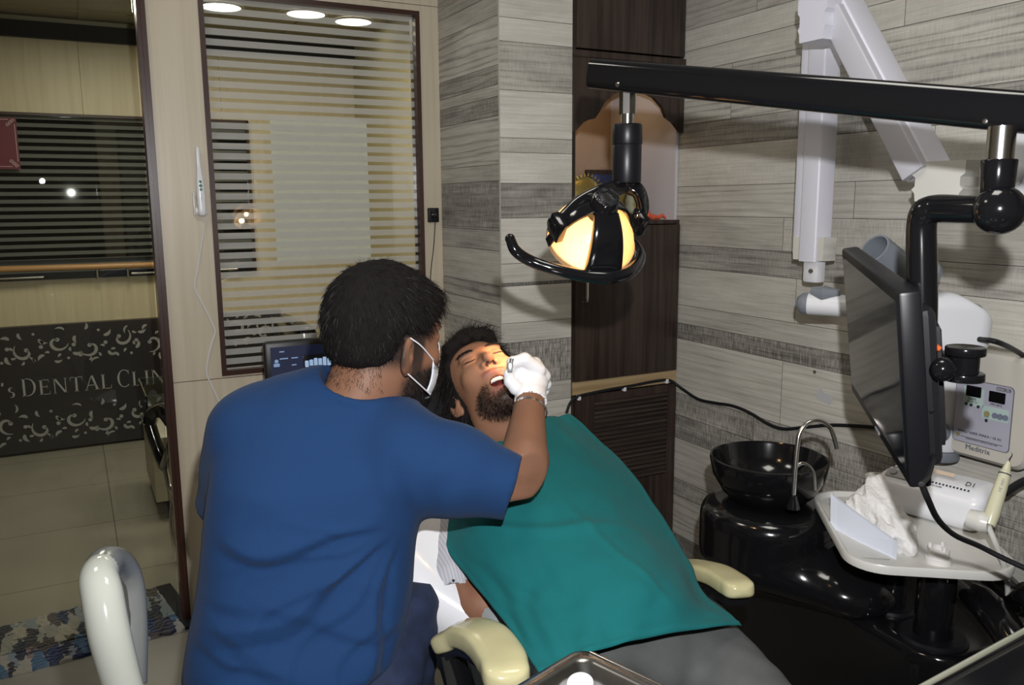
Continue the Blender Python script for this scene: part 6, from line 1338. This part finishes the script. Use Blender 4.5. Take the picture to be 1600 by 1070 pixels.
# body in shirt, arms, trousers
PSr, PSl = P(716, 785, 1.74), P(925, 728, 1.90)
CH, BE, PE = P(835, 780, 1.77), P(895, 890, 1.61), P(955, 990, 1.52)
pax = nrm(PSl-PSr)
def pshirt(p):
    d = s_chain(p, [PSr+pax*.03, PSl-pax*.03], [.065, .065], .02)
    for k in (-1, 1): d = smin(d, s_chain(p, [CH+pax*.085*k, BE+pax*.075*k, PE+pax*.075*k], [.098, .095, .095], .02), .05)
    d = smin(d, s_chain(p, [PSr, P(709, 905, 1.585), P(712, 936, 1.565)], [.060, .047, .046], .01), .03)
    d = smin(d, s_chain(p, [PSl, P(975, 800, 1.84)], [.052, .045], .01), .03)
    e_ = P(712, 936, 1.565); ax_ = nrm(e_-PSr); d = np.where(s_cap(p, P(709, 905, 1.585), e_+ax_*.1, .06, .06) < 0, smax(d, (p-e_)@ax_-.004, .003), d); d = smax(d, -s_cap(p, e_-ax_*.03, e_+ax_*.06, .040, .042), .003)
    d = smax(d, -s_cap(p, PN+A(0, 0, .0), pw_(0, -.02, -.04), .066, .066), .004); return d+.0020*np.sin(p[:, 2]*75+3*vnoise(p*15, 3))+.001*vnoise(p*60, 5)
ss = mat('grey_striped_shirt', (.42, .42, .46), .8); nt = ss.node_tree; tcn = nt.nodes.new('ShaderNodeTexCoord'); wv_ = nt.nodes.new('ShaderNodeTexWave'); wv_.inputs['Scale'].default_value = 55; wv_.inputs['Distortion'].default_value = .6; rr_ = nt.nodes.new('ShaderNodeValToRGB'); rr_.color_ramp.elements[0].color = (.36, .36, .41, 1); rr_.color_ramp.elements[1].color = (.48, .48, .50, 1)
nt.links.new(tcn.outputs['Object'], wv_.inputs['Vector']); nt.links.new(wv_.outputs['Fac'], rr_.inputs[0]); nt.links.new(rr_.outputs[0], nt.nodes['Principled BSDF'].inputs['Base Color'])
organic('shirt', pshirt, np.min([PSr, PE, BE], 0)-.15, np.max([PSl, CH, PE], 0)+.13, .0065, ss, pat)
pea, pwa = P(716, 930, 1.565), P(842, 975, 1.50)
pac = lambda V: skincol((.24, .115, .07), (ft(vnoise(V*30, 5), -.3, 1)*.3, (.20, .09, .055)))
organic('right_arm', lambda p: smin(s_cap(p, PSr, pea, .042, .036), s_chain(p, [pea, pea+(pwa-pea)*.3, pwa], [.036, .036, .026], .01), .012), np.minimum(PSr, pwa)-.09, np.maximum(PSr, pwa)+.08, .007, SKIN, pat, pac)
peb, pwb = P(985, 825, 1.80), P(1000, 905, 1.66)
organic('left_arm', lambda p: smin(s_cap(p, PSl, peb, .042, .038), s_chain(p, [peb, pwb], [.036, .026], .01), .012), np.minimum(np.minimum(PSl, peb), pwb)-.08, np.maximum(np.maximum(PSl, peb), pwb)+.08, .008, SKIN, pat, pac)
for nm, wr_, to_, tn in (('left_hand', pwb, P(975, 950, 1.58), 1), ('right_hand', pwa, P(905, 985, 1.48), -1)):
    wv = nrm(to_-wr_); sd = nrm(np.cross(wv, A(0, 0, 1))); upn = np.cross(sd, wv); lp0 = wr_+wv*.045; FL = []
    for k, (o_, ln_) in enumerate(((-.028, .036), (-.009, .042), (.010, .040), (.028, .030))):
        a_ = lp0+sd*o_+wv*.03; FL.append(([a_, a_+wv*ln_*.8-upn*.004, a_+wv*ln_*1.3-upn*ln_*.35, a_+wv*ln_*1.5-upn*ln_*.8], [.010, .0092, .0085, .0075]))
    curled_hand((wr_, wr_+wv*.03, .027, .025), (lp0, sd, wv, upn), (.037, .044, .015), FL, ([lp0+sd*.028*tn-wv*.01, lp0+sd*.048*tn+wv*.012, lp0+sd*.05*tn+wv*.036], [.013, .011, .009]), mat('hand_skin', (.26, .13, .08), .5), nm, pat, h=.0045)
HR, HL = P(910, 1018, 1.49), P(1072, 1002, 1.585)
KR, KL = P(1010, 1270, 1.18), P(1262, 1200, 1.28)
AR, AL = KR+fx*.38-A(0, 0, .16), KL+fx*.38-A(0, 0, .16)
def trous(p):
    d = smin(s_ell(p, (PE+A(.02, -.03, -.02)), (.15, .12, .09)), s_cap(p, HR, HL, .085, .08), .04)
    d = smin(d, s_chain(p, [HR, KR, AR], [.090, .070, .055], .03), .035); d = smin(d, s_chain(p, [HL, KL, AL], [.088, .070, .055], .03), .035)
    return d+.004*vnoise(p*A(16, 16, 16), 2)+.0012*np.sin((p@A(.5, .8, .3))*80+4*vnoise(p*9, 7))
organic('trousers', trous, np.min([HR, AR, AL, PE], 0)-.16, np.max([HL, AL, PE], 0)+.16, .0095, mat('grey_trousers', (.085, .088, .086), .85, bump=(420, .35), var=(30, .06)), pat)
for an in (AR, AL): organic('shoe', lambda p: s_cap(p, an, an+fx*.13+A(0, 0, .05), .045, .038), an-.2, an+.24, .009, mat('shoe_dark', (.03, .03, .035), .5), pat)
# ------------------------------------------------------------------ the surgical drape
G = [[(728, 694, 1.76), (762, 672, 1.765), (812, 662, 1.76), (856, 651, 1.80), (890, 648, 1.86)],
     [(702, 765, 1.70), (765, 742, 1.62), (838, 728, 1.62), (905, 700, 1.70), (948, 694, 1.82)],
     [(690, 838, 1.62), (762, 822, 1.53), (852, 800, 1.51), (945, 770, 1.60), (1008, 768, 1.73)],
     [(735, 905, 1.51), (805, 900, 1.44), (892, 880, 1.42), (990, 850, 1.49), (1062, 855, 1.64)],
     [(790, 972, 1.41), (850, 965, 1.37), (932, 945, 1.36), (1032, 915, 1.41), (1103, 925, 1.55)],
     [(845, 1057, 1.29), (890, 1036, 1.295), (960, 1008, 1.315), (1062, 986, 1.37), (1160, 976, 1.47)]]
W3 = np.array([[P(*c) for c in r] for r in G])
def crow(a, t):
    n = len(a); x = t*(n-1); i = min(int(x), n-2); f = x-i; g = lambda k: a[k] if 0 <= k < n else (2*a[0]-a[1] if k < 0 else 2*a[-1]-a[-2])
    p0, p1, p2, p3 = g(i-1), g(i), g(i+1), g(i+2); return .5*(2*p1+(-p0+p2)*f+(2*p0-5*p1+4*p2-p3)*f*f+(-p0+3*p1-3*p2+p3)*f**3)
nu, nv = 110, 130; Vd = np.zeros((nv+1, nu+1, 3))
for j in range(nv+1):
    cc = [crow(W3[:, k], j/nv) for k in range(5)]
    for i in range(nu+1): Vd[j, i] = crow(cc, i/nu)
du = np.gradient(Vd, axis=1); dvv = np.gradient(Vd, axis=0); N_ = np.cross(du, dvv); N_ /= np.linalg.norm(N_, axis=2)[:, :, None]; 
if (N_[60, 50]@(EYE-Vd[60, 50])) < 0: N_ = -N_
Fl = Vd.reshape(-1, 3); uu, vv = np.meshgrid(np.linspace(0, 1, nu+1), np.linspace(0, 1, nv+1)); u_, v_ = uu.ravel(), vv.ravel()
h_ = .0055*vnoise(np.stack([u_*5, v_*6, u_*0], 1), 3)+.0022*vnoise(np.stack([u_*16, v_*16, u_*0], 1), 5)
h_ += .006*np.exp(-((v_-.42-.25*(u_-.3))/.02)**2)*ft(u_, .1, .3)*(1-ft(u_, .6, .9))                  # long soft creases
h_ += .0035*np.exp(-((u_-.62-.35*(v_-.5))/.016)**2)*ft(v_, .3, .5)*(1-ft(v_, .75, .95))
h_ += .003*np.sin((u_*1.0+v_*.6)*34+2*vnoise(np.stack([u_*4, v_*4, u_*0], 1), 7))*ft(v_, .55, .8)*.5
h_ += .005*np.exp(-((v_-.06-.10*np.sin(u_*9))/.018)**2)*(1-ft(u_, .25, .5))                         # bunching by the neck
h_ += .0025*np.exp(-((u_-.985)/.010)**2)+.0025*np.exp(-((u_-.015)/.010)**2)+.0025*np.exp(-((v_-.985)/.010)**2)  # hems
Fl = Fl+N_.reshape(-1, 3)*h_[:, None]
F = [[j*(nu+1)+i, j*(nu+1)+i+1, (j+1)*(nu+1)+i+1, (j+1)*(nu+1)+i] for j in range(nv) for i in range(nu)]
dr_ = meshobj('surgical_drape', Fl, F, mat('green_cotton', (.008, .125, .130), .88, spec=.15, bump=(520, .45), Sheen_Weight=.03), None, True)
sol = dr_.modifiers.new('thick', 'SOLIDIFY'); sol.thickness = .0022; sol.offset = 0
tag(dr_, 'teal green cotton surgical drape spread over the reclined person', 'drape')
